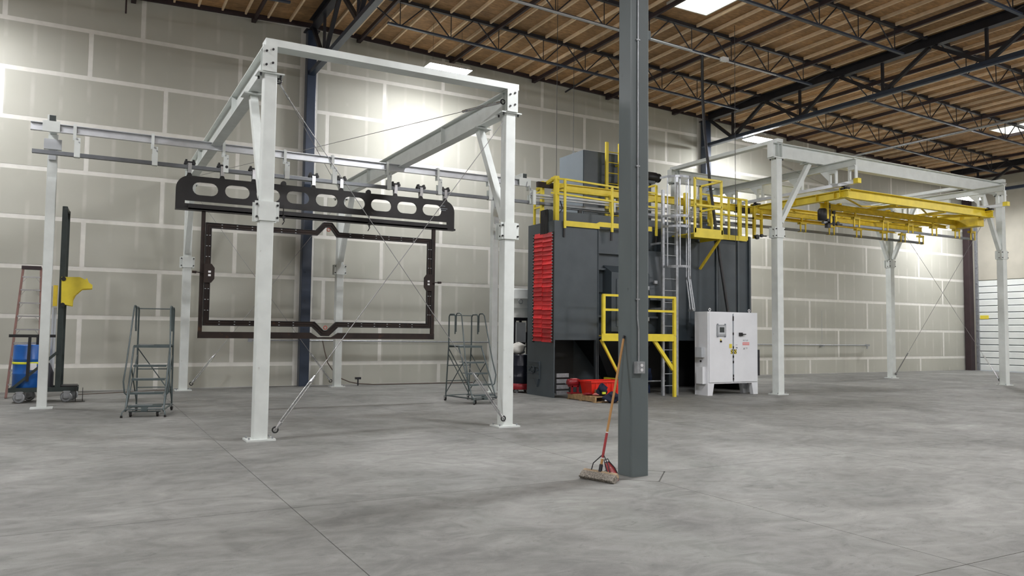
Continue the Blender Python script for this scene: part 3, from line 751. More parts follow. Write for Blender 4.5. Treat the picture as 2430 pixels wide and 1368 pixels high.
for x in (3.56, 5.42):
    part('lug', MB().plate(arc(x, 4.66, .055, 0, 180, 6)+[(x-.055, 4.6), (x+.055, 4.6)], RY-.03, RY+.03), 'plate', S)
    part('hanger_pin', MB().tube((x, RY-.11, 3.86), (x-.01, RY-.11, 4.18), .012, 6).box(x-.03, x+.03, RY-.12, RY-.1, 3.9, 3.96), 'plate', S)
for i, (dx, dz, w_) in enumerate(((7.18, 4.50, .10), (7.14, 4.44, .2), (7.14, 4.40, .16))):
    part('chalk_marking', MB().box(dx, dx+w_, RY-.027, RY-.0255, dz, dz+.012), 'label_g', S)

# hanging frame
FR = thing('rack_frame', 'large rusty brown rectangular steel frame hanging under the lifting beam', 'steel frame', (4.5, RY, 1.39))
yq = RY-.02
part('side_member', MB().box(1.965, 2.035, yq-.04, yq+.04, 1.39, 3.94), 'rust', FR)
part('side_member', MB().box(6.965, 7.035, yq-.04, yq+.04, 1.39, 3.94), 'rust', FR)
notch = [(1.965, 1.39), (7.035, 1.39), (7.035, 1.52), (4.80, 1.52), (4.66, 1.425), (4.35, 1.425), (4.20, 1.52), (1.965, 1.52)]
part('bottom_member', MB().plate(notch, yq-.05, yq+.05), 'rust', FR)
def band(poly_o, poly_i, y0, y1): 
    m_ = MB(); n = len(poly_o)
    vs = [(x, y0, z) for x, z in poly_o]+[(x, y0, z) for x, z in poly_i]+[(x, y1, z) for x, z in poly_o]+[(x, y1, z) for x, z in poly_i]
    fs = []
    for i in range(n):
        j = (i+1) % n
        fs += [(i, j, n+j, n+i), (2*n+j, 2*n+i, 3*n+i, 3*n+j), (j, i, 2*n+i, 2*n+j), (n+i, n+j, 3*n+j, 3*n+i)]
    return m_.add(vs, fs)
oo = [(2.04, 1.64), (4.22, 1.64), (4.42, 1.45), (4.58, 1.45), (4.78, 1.64), (6.945, 1.64), (6.945, 3.70), (4.76, 3.70), (4.60, 3.90), (4.42, 3.90), (4.24, 3.71), (2.04, 3.71)]
ii = [(2.155, 1.755), (4.27, 1.755), (4.465, 1.57), (4.535, 1.57), (4.73, 1.755), (6.83, 1.755), (6.83, 3.59), (4.71, 3.59), (4.555, 3.79), (4.465, 3.79), (4.29, 3.60), (2.155, 3.60)]
inf = part('inner_frame', band(oo, ii, yq-.065, yq-.02), 'rust', FR, 'inner frame with notched centre and rows of pale studs')
def lerp2(o_, i_, t_): return [(a[0]*(1-t_)+b2[0]*t_, a[1]*(1-t_)+b2[1]*t_) for a, b2 in zip(o_, i_)]
part('channel_lip', band(lerp2(oo, ii, 0), lerp2(oo, ii, .10), yq-.085, yq-.065), 'black', inf)
part('channel_lip', band(lerp2(oo, ii, .9), lerp2(oo, ii, 1), yq-.085, yq-.065), 'black', inf)
part('channel_lip', band(lerp2(oo, ii, .46), lerp2(oo, ii, .54), yq-.080, yq-.065), 'rust', inf)
st = MB()
def stud(x, z): st.box(x-.013, x+.013, yq-.078, yq-.066, z-.005, z+.005)
x = 2.35
while x < 6.75:
    if not 4.1 < x < 4.9:
        for z in (1.672, 1.725, 3.625, 3.68): stud(x, z)
    x += .295
z = 1.95
while z < 3.5:
    if not 2.55 < z < 2.85:
        for x in (2.07, 2.125, 6.86, 6.915): stud(x, z)
    z += .215
o = part('stud', st, 'greybox', inf, 'pale studs'); o['kind'] = 'stuff'
for x, sg in ((2.13, -1), (6.85, 1)):
    c_ = [(x+sg*.10, 2.50), (x+sg*.10, 2.88), (x-sg*.04, 2.88), (x-sg*.10, 2.80), (x-sg*.10, 2.58), (x-sg*.04, 2.50)]
    gp = part('gusset', MB().plate(c_, yq-.10, yq-.066), 'rust', FR)
    part('hole_plug', MB().box(x-.02, x+.03, yq-.108, yq-.1, 2.70, 2.74).box(x-.02, x+.03, yq-.108, yq-.1, 2.63, 2.67), 'label_w', gp)
    part('clamp_handle', MB().tube((x, yq-.09, 2.69), (x+sg*.24, yq-.09, 2.70), .012, 6).tube((x+sg*.24, yq-.09, 2.70), (x+sg*.32, yq-.09, 2.705), .028, 6), 'rust', gp)
part('ring', MB().ring((4.52, yq-.08, 3.74), (0, 1, 0), .035, .008, 12, 5), 'reddot', FR, 'small red ring at the top notch')
part('ring', MB().ring((4.50, yq-.08, 1.63), (0, 1, 0), .035, .008, 12, 5), 'reddot', FR, 'small red ring at the bottom notch')
for x in (3.56, 5.42): part('hook', MB().path([(x, yq-.07, 4.0), (x+.02, yq-.07, 3.85), (x-.02, yq-.07, 3.78)], .01, 6), 'plate', FR)

# ------------------------------------------------------------------ yellow crane on the right
K = thing('bridge_crane', 'yellow double-beam bridge crane hung inside the right white frame', 'crane', (21.5, 15.8, 5.3))
X0, X1 = 18.05, 24.95
for y in (14.15, 17.4):
    b1 = part('bridge_beam', MB().chan((X0-.05, y, 5.50), (X1+.1, y, 5.50), .12, .27, .014), 'yellow', K)
    part('end_plate', MB().box(X1+.1, X1+.12, y-.07, y+.07, 5.37, 5.64), 'yellow', b1)
for X in (X0+.05, X1-.05):
    t1 = part('end_truck', MB().ibeam((X, 13.98, 5.46), (X, 17.6, 5.46), .16, .22), 'yellow', K)
    st = MB()
    for y in (14.4, 15.0, 15.8, 16.6, 17.2): part('stiffener', MB().box(X-.08, X+.08, y-.01, y+.01, 5.36, 5.56), 'yellow_d', t1)
    for y in (14.1, 17.3):
        part('wheel_block', MB().box(X-.06, X+.06, y-.12, y+.12, 5.57, 5.64), 'black', t1)
        part('wheel', MB().lathe((X-.06, y, 5.63), [(.05, -.02), (.05, .02)], 12, (1, 0, 0)), 'black', t1)
for y, xs_, xe in ((15.0, 18.2, 25.55), (16.6, 17.4, 25.25)):
    b1 = part('carrier_beam', MB().ibeam((xs_, y, 5.27), (xe, y, 5.27), .10, .16, .014, .014), 'yellow_d', K)
    part('carrier_channel', MB().chan((xs_+.1, y+.14, 5.13), (xe-1.2, y+.14, 5.13), .08, .10), 'yellow_d', K)
    hx = [19.3, 20.6, 21.9, 23.2, 24.16, 25.15] if y > 16 else [18.7, 19.7, 21.0, 22.2, 23.4, 24.6, 25.45]
    for x in hx:
        h = MB()
        for sx_ in (-.11, .11): h.box(x+sx_-.025, x+sx_+.025, y-.055, y-.035, 4.77, 5.04); h.box(x+sx_-.02, x+sx_+.02, y-.06, y+.05, 4.765, 4.775)
        h.box(x-.135, x+.135, y-.07, y+.05, 5.00, 5.06); h.box(x-.03, x+.03, y-.02, y+.02, 5.04, 5.20)
        part('rail_hook', h, 'yellow_d', K)
    for x in (19.0, 21.2, 23.5): part('hanger_strut', MB().bar((x, y, 5.33), (x, y, 5.40), .1, .1), 'yellow_d', K)
part('rail', MB().bar((18.3, 15.0, 4.80), (25.55, 15.0, 4.80), .08, .065), 'track', K)
br = [(18.2, 14.2, 20.0, 15.0), (20.0, 15.0, 21.6, 14.2), (21.6, 14.2, 23.2, 15.0), (23.2, 15.0, 24.8, 14.2), (18.2, 16.6, 20.4, 17.4), (22.6, 17.4, 24.8, 16.6)]
for a in br: part('diagonal_brace', MB().angle((a[0], a[1], 5.38), (a[2], a[3], 5.38), .06), 'yellow_d', K)
for x in (20.4, 22.7):
    part('cross_tie', MB().bar((x, 14.15, 5.36), (x, 17.4, 5.36), .08, .07), 'yellow_d', K)
part('warning_block', MB().box(24.6, 24.95, 14.3, 15.2, 5.10, 5.34), 'yellow_d', K)
U = thing('drive_unit', 'dark motor and linkage hanging at the left end of the yellow crane', 'motor', (18.45, 15.0, 4.8))
part('motor', MB().lathe((18.28, 15.0, 5.02), [(.10, -.17), (.13, -.14), (.13, .12), (.10, .17)], 14, (0, 0, 1)), 'black', U)
part('mast', MB().box(18.45, 18.58, 14.96, 15.06, 4.66, 5.38), 'darksteel', U)
part('bracket', MB().box(18.36, 18.44, 14.9, 15.0, 4.9, 5.40).bar((18.36, 14.95, 5.4), (18.5, 14.95, 5.62), .08, .06), 'yellow_d', U)
lk = MB().tube((18.7, 14.95, 4.72), (18.7, 14.95, 5.12), .03, 8).tube((18.4, 14.95, 4.78), (19.05, 14.95, 4.78), .018, 6).lathe((18.85, 14.95, 4.80), [(.06, -.03), (.06, .03)], 10, (0, 1, 0)).lathe((18.7, 14.95, 5.1), [(.05, -.03), (.05, .05)], 10, (0, 0, 1))
part('linkage', lk, 'black', U)

# ------------------------------------------------------------------ machine
MC = thing('blasting_machine', 'huge dark grey steel machine with a red flap curtain and yellow railings on top', 'machine', (13.2, 16.05, 0))
XA, XB, XC, XD, YA = 9.97, 11.27, 13.35, 16.55, 16.05
ZT, ZB = 4.33, 1.40
cab1 = part('left_cabinet', MB().box(XA, XB, YA, 17.33, ZB, ZT), 'charcoal', MC)
part('side_panel', MB().box(XA, XA+.035, YA, 17.33, 0, ZB), 'charcoal', MC)
part('corner_leg', MB().box(XB-.06, XB+.03, YA, YA+.08, 0, ZB), 'charcoal', MC)
part('seam', MB().box(XB-.012, XB+.012, YA-.018, YA, .3, ZT), 'charcoal2', cab1)
# slot housing on top
part('slot_housing', MB().box(XA+.09, XD-.1, 16.42, 16.50, ZT, 4.63).box(XA+.09, XD-.1, 16.78, 16.84, ZT, 4.60), 'charcoal', MC)
part('end_cheek', MB().box(XA-.0, XA+.09, 16.30, 16.42, ZT, 4.63), 'charcoal2', MC)
sc_ = MB()
for k in range(7): sc_.box(XA-.02, XA+.0, 16.36+k*.05, 16.40+k*.05, 4.03+.01*(k % 2), 4.64)
part('brush_curtain', sc_, 'rubber', MC, 'black rubber strips above the red curtain')
# red curtain
fr_ = MB().box(XA-.02, XA, 16.05, 16.12, 1.33, 4.05).box(XA-.02, XA, 16.98, 17.06, 1.33, 4.05)
rc = part('curtain_frame', fr_, 'rubber', MC)
nr = 24; rh = (4.04-1.34)/nr
for k in range(nr):
    for h_ in range(2):
        y0, y1 = (16.11, 16.55) if h_ == 0 else (16.555, 16.98)
        z = 1.34+k*rh+(.02 if h_ else 0); j = random.uniform(-.03, .0)
        me = MB().add([(XA-.035+j, y0, z), (XA-.035+j*.5, y1, z+.008), (XA-.012, y1, z+rh+.01), (XA-.012, y0, z+rh+.005), (XA-.001, y0, z), (XA-.001, y1, z), (XA-.001, y1, z+rh), (XA-.001, y0, z+rh)],
                      [(0, 1, 2, 3)[::-1], (0, 1, 5, 4), (3, 2, 6, 7), (0, 3, 7, 4), (1, 2, 6, 5)])
        part('curtain_flap', me, 'red', rc)
bt = MB()
z = 1.38
while z < 4.02:
    for y in (16.10, 17.0): bt.box(XA-.045, XA-.018, y-.014, y+.014, z-.012, z+.012)
    z += .075
o = part('bolt_row', bt, 'galv', rc); o['kind'] = 'stuff'
# hatch on the side
ht = part('hatch', MB().box(XA-.03, XA, 16.68, 17.22, .42, .86), 'charcoal', MC)
hh = MB().box(XA-.05, XA-.03, 16.72, 17.18, .80, .84)
for z in (.72, .55): hh.box(XA-.06, XA-.03, 16.66, 17.24, z-.012, z+.012)
for y in (16.75, 17.15): hh.lathe((XA-.03, y, .64), [(.03, 0), (.03, .04)], 8, (-1, 0, 0))
hh.lathe((XA-.03, 16.95, .64), [(.08, 0), (.08, .03), (.04, .05)], 12, (-1, 0, 0)); hh.ring((XA-.07, 16.95, .64), (1, 0, 0), .09, .012, 14, 6)
part('hatch_clamp', hh, 'charcoal2', ht)
part('chute', MB().add([(XA-.04, 16.70, .42), (XA-.04, 16.95, .42), (XA-.04, 16.78, .22), (XA, 16.70, .42), (XA, 16.95, .42), (XA, 16.78, .22)], [(0, 1, 2), (0, 3, 4, 1), (1, 4, 5, 2), (2, 5, 3, 0)]), 'charcoal2', ht)
# middle recess with panels and blast wheel housings
mid = part('middle_body', MB().box(XB+.01, XC, 16.30, 17.33, 1.45, ZT), 'charcoal2', MC)
for z0, z1, dy in ((3.66, 4.22, .10), (3.22, 3.60, .07), (2.62, 3.18, .05)):
    part('front_panel', MB().box(XB+.04, XC-.35, 16.30-dy, 16.30, z0, z1), 'charcoal', mid)
for z in (3.62, 3.20, 2.0): part('ledge', MB().box(XB+.06, XC-.1, 16.12, 16.30, z-.02, z+.03), 'charcoal', mid)
wh = part('wheel_housing', MB().hexa([(11.55, 15.86, 1.62), (12.75, 15.86, 1.62), (12.75, 16.3, 1.62), (11.55, 16.3, 1.62)], [(11.55, 15.86, 3.12), (12.75, 15.86, 3.12), (12.75, 16.3, 3.35), (11.55, 16.3, 3.35)]), 'charcoal2', mid)
part('access_door', MB().box(11.70, 12.6, 15.835, 15.86, 1.75, 2.95), 'charcoal', wh)
part('hinge', MB().box(12.66, 12.72, 15.82, 15.86, 2.7, 2.8).box(12.66, 12.72, 15.82, 15.86, 1.9, 2.0), 'galv', wh)
wh = part('wheel_housing', MB().hexa([(12.85, 15.95, 2.45), (13.6, 15.95, 2.45), (13.6, 16.3, 2.45), (12.85, 16.3, 2.45)], [(12.85, 16.1, 3.75), (13.6, 16.1, 3.75), (13.6, 16.3, 3.75), (12.85, 16.3, 3.75)]), 'charcoal2', mid)
part('small_lamp', MB().box(12.95, 13.05, 15.9, 15.96, 2.88, 2.96), 'galv', wh)
# right cabinet
rcab = part('right_cabinet', MB().box(XC, XD, YA+.03, 19.0, ZB, 4.38), 'charcoal2', MC)
for x in (13.42, 14.25, 15.25, 16.05, 16.5): part('rib', MB().box(x-.03, x+.03, YA-.03, YA+.03, ZB, 4.36), 'charcoal', rcab)
part('pocket_panel', MB().box(15.32, 15.98, YA+.0, YA+.03, 1.5, 4.1), 'charcoal', rcab)
part('pocket_panel', MB().box(14.32, 15.18, YA+.0, YA+.03, 1.5, 4.1), 'charcoal2', rcab)
part('rear_body', MB().box(11.35, XC, 17.33, 19.0, .0, 4.38), 'charcoal2', MC)
for x in (13.62, 16.50): part('leg', MB().box(x-.06, x+.06, YA, YA+.12, 0, ZB), 'charcoal2', MC)
part('hopper', MB().hexa([(12.3, 17.0, .35), (12.9, 17.0, .35), (12.9, 17.5, .35), (12.3, 17.5, .35)], [(11.4, 16.4, ZB), (13.3, 16.4, ZB), (13.3, 17.6, ZB), (11.4, 17.6, ZB)]), 'black', MC)  # hopper added inside, its black standing in for shade under the machine
for a in ((XC, XD, 18.2, 18.3, 0, ZB), (XD-.04, XD, YA+.12, 18.2, 0, ZB), (XA+.04, 11.35, 17.28, 17.33, .0, ZB)): part('shade_wall', MB().box(*a), 'black', MC)  # black panels added so the opening under the machine reads as deep shade
lv = MB()
for z in (.12, .26, .40, .54): part('louver_plate', MB().box(10.07, 10.42, 16.06, 16.10, z-.05, z+.045), 'galv', MC)
part('pipe', MB().tube((10.4, 16.2, .33), (13.6, 16.2, .33), .02, 8), 'galv', MC)
mo = part('pump_motor', MB().lathe((13.0, 16.6, .42), [(.10, -.36), (.20, -.32), (.22, 0), (.20, .28), (.12, .34)], 16, (1, 0, 0)).box(12.75, 13.25, 16.45, 16.75, .0, .22), 'bluemotor', MC, 'dark blue motor under the machine')
part('junction_box', MB().box(13.0, 13.2, 16.35, 16.45, .5, .66), 'bluemotor', mo)

# yellow railings on the machine roof
def yrail(pts, r=.022, mtl='yellow', name='rail'):
    m_ = MB()
    for a, b2 in zip(pts[:-1], pts[1:]): m_.bar(a, b2, r*2, r*2)
    return part(name, m_, mtl, MC)
tb1 = MB().plate([(10.20, 4.20), (11.28, 4.20), (11.28, 4.26), (12.95, 4.26), (12.95, 4.38), (11.28, 4.38), (11.18, 4.335), (10.20, 4.335)], YA-.05, YA-.035)
part('toe_board', tb1, 'yellow', MC)
for x, z0, z1 in ((10.24, 4.15, 5.36), (11.67, 4.15, 5.33), (13.10, 4.15, 5.50)):
    part('rail_post', MB().box(x-.03, x+.03, YA-.06, YA-.02, z0, z1), 'yellow', MC)
    part('post_foot', MB().box(x-.03, x+.02, YA-.03, YA-.0, 3.93, 4.16), 'black', MC)
yrail([(9.99, 17.06, 5.12), (9.99, 16.70, 5.14)]); yrail([(9.99, 17.06, 4.75), (9.99, 16.7, 4.75)])
yrail([(10.24, YA-.04, 5.36), (13.10, YA-.04, 5.28)]); yrail([(10.24, YA-.04, 4.98), (13.10, YA-.04, 4.90)])
yrail([(10.02, 16.3, 5.42), (10.24, YA-.04, 5.36)]); yrail([(10.02, 16.3, 5.05), (10.24, YA-.04, 4.98)])
part('rail_post', MB().box(9.97, 10.02, 17.04, 17.09, 4.33, 5.14), 'yellow', MC)
part('rail_post', MB().box(9.97, 10.04, 16.66, 16.76, 4.33, 5.40), 'yellow', MC)
part('main_post', MB().box(10.06, 10.17, 16.16, 16.26, 4.28, 5.46), 'yellow', MC)
yrail([(10.1, 16.2, 5.43), (10.0, 16.95, 5.22)], .04)
bm = part('support_beam', MB().ibeam((10.25, RY, 5.27), (17.25, RY, 5.27), .13, .20), 'yellow', MC)
part('beam_bracket', MB().box(10.3, 10.42, RY-.4, RY-.06, 5.2, 5.3), 'yellow', MC)
for x in (11.98, 14.51, 15.4, 16.55): part('main_post', MB().box(x-.05, x+.05, RY-.17, RY-.09, 4.33, 5.50 if x > 12 else 5.2), 'yellow', MC)
part('limit_switch', MB().box(9.78, 10.25, RY-.07, RY+.03, 5.22, 5.35), 'rust', MC, 'dark brown switch box')
part('limit_switch', MB().box(16.5, 17.0, RY-.1, RY+.03, 5.14, 5.30), 'rust', MC, 'dark brown switch box')
# transfer tubes and brackets
for z, r in ((4.96, .035), (4.89, .02)): part('guide_tube', MB().tube((9.55, RY-.08, z+.04), (17.1, RY-.08, z+.04), r, 10), 'alu', MC)
part('guide_tube', MB().tube((10.2, RY-.12, 4.72), (17.1, RY-.12, 4.72), .02, 8), 'track', MC)
for x in (9.62, 10.28, 12.05, 13.9, 15.9): part('guide_bracket', MB().box(x-.04, x+.04, RY-.17, RY-.12, 4.74, 5.10), 'white', MC)
part('air_hose', MB().path([(9.55, RY-.1, 5.1), (9.5, RY-.12, 5.2), (9.42, RY-.1, 5.17), (9.45, RY-.1, 5.3)], .012, 6), 'galv', MC)
part('air_hose', MB().path([(10.38, RY-.15, 4.9), (10.42, RY-.2, 4.7), (10.3, RY-.2, 4.55), (10.32, RY-.2, 4.34)], .015, 6), 'black', MC)
part('trolley_motor', MB().box(10.95, 11.05, RY-.15, RY-.08, 4.62, 4.72), 'black', MC)
# top right railings
tb2 = MB().box(15.35, 16.36, YA-.05, YA-.035, 4.22, 4.36); part('toe_board', tb2, 'yellow', MC)
tb3 = MB().box(12.72, 13.12, YA-.05, YA-.035, 4.22, 4.36)
for x, z1 in ((15.05, 5.30), (15.68, 5.38), (16.06, 5.30), (16.36, 5.42)): part('rail_post', MB().box(x-.03, x+.03, YA-.06, YA-.02, 4.25, z1), 'yellow', MC)
yrail([(14.62, YA-.04, 5.42), (16.36, YA-.04, 5.40)]); yrail([(15.0, YA-.04, 4.92), (16.36, YA-.04, 4.92)])
yrail([(13.1, YA-.04, 5.5), (12.5, YA+.7, 5.35)]); yrail([(13.1, YA-.04, 5.1), (12.5, YA+.7, 5.0)])
# side platform at the ladder top
pf = part('side_platform', MB().box(13.66, 14.66, 15.18, YA, 4.17, 4.20).box(13.66, 14.66, 15.17, 15.19, 4.08, 4.32).box(14.64, 14.66, 15.18, YA, 4.08, 4.32), 'yellow', MC)
for x in (13.70, 14.62): part('platform_post', MB().box(x-.025, x+.025, 15.17, 15.22, 4.2, 5.64), 'yellow', pf)
for x in (14.62,): part('platform_post', MB().box(x-.025, x+.025, 15.95, 16.0, 4.2, 5.64), 'yellow', pf)
for z in (5.62, 4.93): part('platform_rail', MB().bar((13.70, 15.195, z), (14.62, 15.195, z), .05, .05).bar((14.62, 15.195, z), (14.62, 16.0, z), .05, .05), 'yellow', pf)
part('platform_brace', MB().bar((14.60, 15.22, 4.10), (14.60, 16.0, 3.35), .055, .055), 'yellow_d', pf)
# transfer carriage cluster at right end
tc_ = MB().box(16.95, 17.02, RY-.30, RY-.24, 4.38, 5.32).box(17.25, 17.31, RY-.30, RY-.24, 4.45, 5.2).box(16.95, 17.31, RY-.31, RY-.24, 4.95, 5.0)
tc_.box(17.05, 17.12, RY-.2, RY-.14, 4.5, 5.2).box(17.15, 17.22, RY-.12, RY-.06, 4.6, 5.25)
cg = part('transfer_carriage', tc_, 'yellow_d', MC)
part('carriage_wheel', MB().lathe((17.02, RY-.35, 4.42), [(.07, -.03), (.07, .03)], 12, (0, 1, 0)).tube((16.9, RY-.35, 4.45), (17.4, RY-.35, 4.47), .02, 6).lathe((17.2, RY-.35, 4.47), [(.05, -.03), (.05, .03)], 10, (0, 1, 0)), 'black', cg)

VB = thing('vent_box', 'large blue-grey sheet metal box standing on the machine roof behind the railings', 'ventilation box', (13.2, 18.5, 4.38))
part('shell', MB().box(12.46, 14.3, 18.52, 19.0, 4.38, 6.88).hexa([(12.45, 18.51, 4.38), (12.46, 18.51, 4.38), (12.46, 19.78, 4.38), (12.45, 19.78, 4.38)], [(12.45, 18.51, 6.88), (12.46, 18.51, 6.88), (12.46, 19.78, 6.88), (12.45, 19.78, 6.88)]).box(12.46, 14.3, 19.0, 19.78, 4.38, 6.88), 'bluegrey', VB)
part('front_panel', MB().box(12.47, 14.3, 18.49, 18.52, 4.38, 6.88), 'charcoal', VB, 'dark charcoal front')
part('lifting_eye', MB().ring((12.5, 19.1, 6.92), (1, 0, 0), .04, .01, 12, 5).ring((14.2, 18.6, 6.92), (1, 0, 0), .04, .01, 12, 5), 'galv', VB)
part('port', MB().lathe((12.45, 19.3, 5.6), [(.03, 0), (.03, .02)], 10, (-1, 0, 0)), 'black', VB)
VL = thing('roof_ladder', 'narrow yellow vertical ladder in front of the blue-grey box on the machine roof', 'ladder', (13.3, 18.3, 4.38))
for x in (13.14, 13.6): part('stile', MB().box(x-.045, x+.045, 18.27, 18.33, 4.38, 7.15), 'yellow', VL)
for k in range(8): part('rung', MB().tube((13.14, 18.3, 4.7+k*.31), (13.6, 18.3, 4.7+k*.31), .014, 6), 'yellow', VL)
part('wall_bracket', MB().box(13.1, 13.16, 18.33, 18.49, 4.9, 4.95).box(13.58, 13.64, 18.33, 18.49, 6.5, 6.55), 'yellow', VL)
BM = thing('blower_motor', 'black round blower motor just right of the foreground column top above the machine', 'motor', (14.1, 17.5, 5.96))
part('barrel', MB().lathe((14.05, 17.5, 6.08), [(.09, -.30), (.15, -.26), (.15, .22), (.12, .30)], 16, (1, 0, 0)), 'black', BM)
part('stand', MB().box(13.9, 14.2, 17.4, 17.6, 5.88, 5.96).box(13.95, 14.0, 17.42, 17.47, 4.38, 5.9).box(14.1, 14.15, 17.52, 17.57, 4.38, 5.9), 'charcoal', BM)
part('fan_cover', MB().lathe((14.36, 17.5, 6.08), [(.13, 0), (.13, .05), (.10, .06)], 16, (1, 0, 0)), 'rubber', BM)
part('belt_guard', MB().box(11.3, 11.9, 17.0, 17.25, 4.38, 4.72), 'rubber', MC)

# lower yellow access platform
AP = thing('access_platform', 'small yellow railed platform on one leg in front of the machine', 'platform', (11.95, 15.6, 0))
PX0, PX1, PYF, PYB = 10.84, 13.02, 15.20, 15.82
SK = .30
def slab(z0_, z1_): return MB().hexa([(PX0, PYF, z0_), (PX1, PYF, z0_), (PX1, PYB, z0_), (PX0+SK, PYB, z0_)], [(PX0, PYF, z1_), (PX1, PYF, z1_), (PX1, PYB, z1_), (PX0+SK, PYB, z1_)])
part('deck', slab(1.50, 1.53), 'yellow_d', AP)
part('toe_plate', MB().box(PX0-.06, PX1+.03, PYF-.02, PYF, 1.39, 1.57), 'yellow', AP)
part('toe_plate', MB().box(PX1+.01, PX1+.03, PYF, PYB, 1.39, 1.57), 'yellow', AP)
for x in (PX0, PX1): part('rail_post', MB().box(x-.035, x+.035, PYF-.03, PYF+.04, 1.53, 2.50), 'yellow', AP)
for z in (2.49, 2.14):
    part('hand_rail', MB().bar((PX0-.03, PYF, z), (PX1+.03, PYF, z), .05, .055), 'yellow', AP)
part('leg', MB().box(PX1-.035, PX1+.035, PYF-.03, PYF+.04, 0, 1.5), 'yellow', AP)
part('brace', MB().bar((PX0, PYF+.1, 1.42), (PX0+.62, PYF+.12, .45), .055, .055, up=(0, 1, 0)), 'yellow', AP)
part('brace', MB().bar((PX1-.62, PYF+.05, 1.42), (PX1-.02, PYF+.03, .68), .09, .06, up=(0, 1, 0)), 'yellow', AP)
part('brace', MB().bar((PX0+.62, PYF+.12, .45), (PX0+.62, 16.02, .45), .05, .05), 'yellow', AP)

# caged ladder
CL = thing('caged_ladder', 'tall galvanised fixed ladder with a safety cage beside the white control cabinet', 'ladder', (12.95, 15.62, 0))
LX0, LX1, LY = 12.98, 13.43, 15.58
part('stile', MB().box(LX0-.035, LX0+.035, LY-.012, LY+.05, 0, 5.3), 'galv', CL)
part('stile', MB().box(LX1-.04, LX1+.04, LY-.012, LY+.05, 0, 5.68), 'galv', CL)
z = .25
while z < 4.4: part('rung', MB().tube((LX0, LY, z), (LX1, LY, z), .011, 6), 'galv', CL); z += .305
ccx, ccy, cr = LX1-.10, LY-.0, .36
def hoop(z, r, cx_=ccx, w_=.06, a0=-180, a1=0):
    n = 14; m_ = MB(); pi = [Vector((cx_+r*math.cos(math.radians(a0+(a1-a0)*i/n)), ccy+r*1.25*math.sin(math.radians(a0+(a1-a0)*i/n)), z)) for i in range(n+1)]
    for a, b2 in zip(pi[:-1], pi[1:]): m_.bar(a, b2, .008, w_)
    part('cage_hoop', m_, 'galv', CL)
hoop(5.60, .42, ccx-.04); hoop(4.60, .38); hoop(4.33, .38); hoop(3.30, .36, ccx, .06, -180, -60); hoop(3.03, .36, ccx+.03, .07, -70, 0)
hoop(2.20, .44, ccx+.05, .07, -75, 0)
for a in (-160, -115, -75, -40, -8):
    r0 = math.radians(a); q0 = (ccx+.37*math.cos(r0), ccy+.37*1.25*math.sin(r0))
    zb_ = 3.30 if a < -80 else 3.03
    m_ = MB().bar((q0[0], q0[1], zb_), (q0[0], q0[1], 5.58), .035, .008)
    if a > -80: m_.bar((ccx+.05+.44*math.cos(r0), ccy+.44*1.25*math.sin(r0), 2.2), (q0[0], q0[1], 3.03), .035, .008)
    part('cage_strap', m_, 'galv', CL)
part('standoff', MB().box(LX0-.02, LX0+.02, LY+.05, 16.08, 3.9, 3.95).box(LX1-.02, LX1+.02, LY+.05, 16.08, 2.2, 2.25).box(LX0-.02, LX0+.02, LY+.05, 16.3, 2.2, 2.25), 'galv', CL)

# ------------------------------------------------------------------ control cabinet
CB = thing('control_cabinet', 'white two-door electrical control cabinet with a touch screen beside the caged ladder', 'cabinet', (14.95, 15.35, 0))
x0, x1, yf, yb, z0, z1 = 14.05, 15.82, 15.12, 15.60, .30, 2.165
part('body', MB().box(x0, x1, yf, yb, z0, z1), 'cabinet', CB)
for a, c_ in ((x0, 1), (x1, -1)):
    for y_ in (yf, yb-.12):
        part('leg', MB().hexa([(min(a, a+c_*.16), y_, 0), (max(a, a+c_*.16), y_, 0), (max(a, a+c_*.16), y_+.12, 0), (min(a, a+c_*.16), y_+.12, 0)], [(min(a, a+c_*.22), y_, z0), (max(a, a+c_*.22), y_, z0), (max(a, a+c_*.22), y_+.12, z0), (min(a, a+c_*.22), y_+.12, z0)]), 'cabinet', CB)
part('side_skirt', MB().box(x0, x0+.02, yf+.12, yb-.12, 0, z0).box(x1-.02, x1, yf+.12, yb-.12, .02, z0), 'cabinet', CB)
xs_ = 14.91
d1 = part('door', MB().box(x0+.04, xs_-.015, yf-.025, yf, z0+.04, z1-.03), 'cabinet', CB)
d2 = part('door', MB().box(xs_+.03, x1-.03, yf-.025, yf, z0+.04, z1-.03), 'cabinet', CB)
part('door_seal', MB().box(xs_-.015, xs_+.03, yf-.012, yf, z0+.06, z1-.05), 'label_g', CB)
hg = MB()
for z in (2.03, 1.97, 1.6, 1.24, 1.0, .86, .5, .42): hg.box(xs_-.01, xs_+.025, yf-.035, yf-.012, z-.03, z+.03)
part('latch', hg, 'black', CB)
sp = part('screen_bezel', MB().box(14.335, 14.645, yf-.05, yf-.025, 1.53, 1.83), 'galv', d1)
part('screen', MB().box(14.37, 14.61, yf-.056, yf-.05, 1.575, 1.79), 'greybox', d1)
part('display', MB().box(14.415, 14.575, yf-.060, yf-.056, 1.63, 1.765), 'screen', d1)
cl_ = MB()
for xx in (14.36, 14.62):
    for zz in (1.525, 1.835): cl_.box(xx-.012, xx+.012, yf-.06, yf-.03, zz-.02, zz+.02)
part('bezel_clamp', cl_, 'label_g', d1)
part('push_button', MB().lathe((14.475, yf-.025, 1.395), [(.025, 0), (.025, .03), (.015, .035)], 12, (0, -1, 0)), 'rust', d1)
part('button_plate', MB().box(14.455, 14.50, yf-.03, yf-.025, 1.42, 1.46), 'label_y', d1)
part('rotary_handle', MB().box(15.12, 15.23, yf-.06, yf-.025, 1.54, 1.63).box(15.2, 15.33, yf-.08, yf-.06, 1.575, 1.60), 'black', d2)
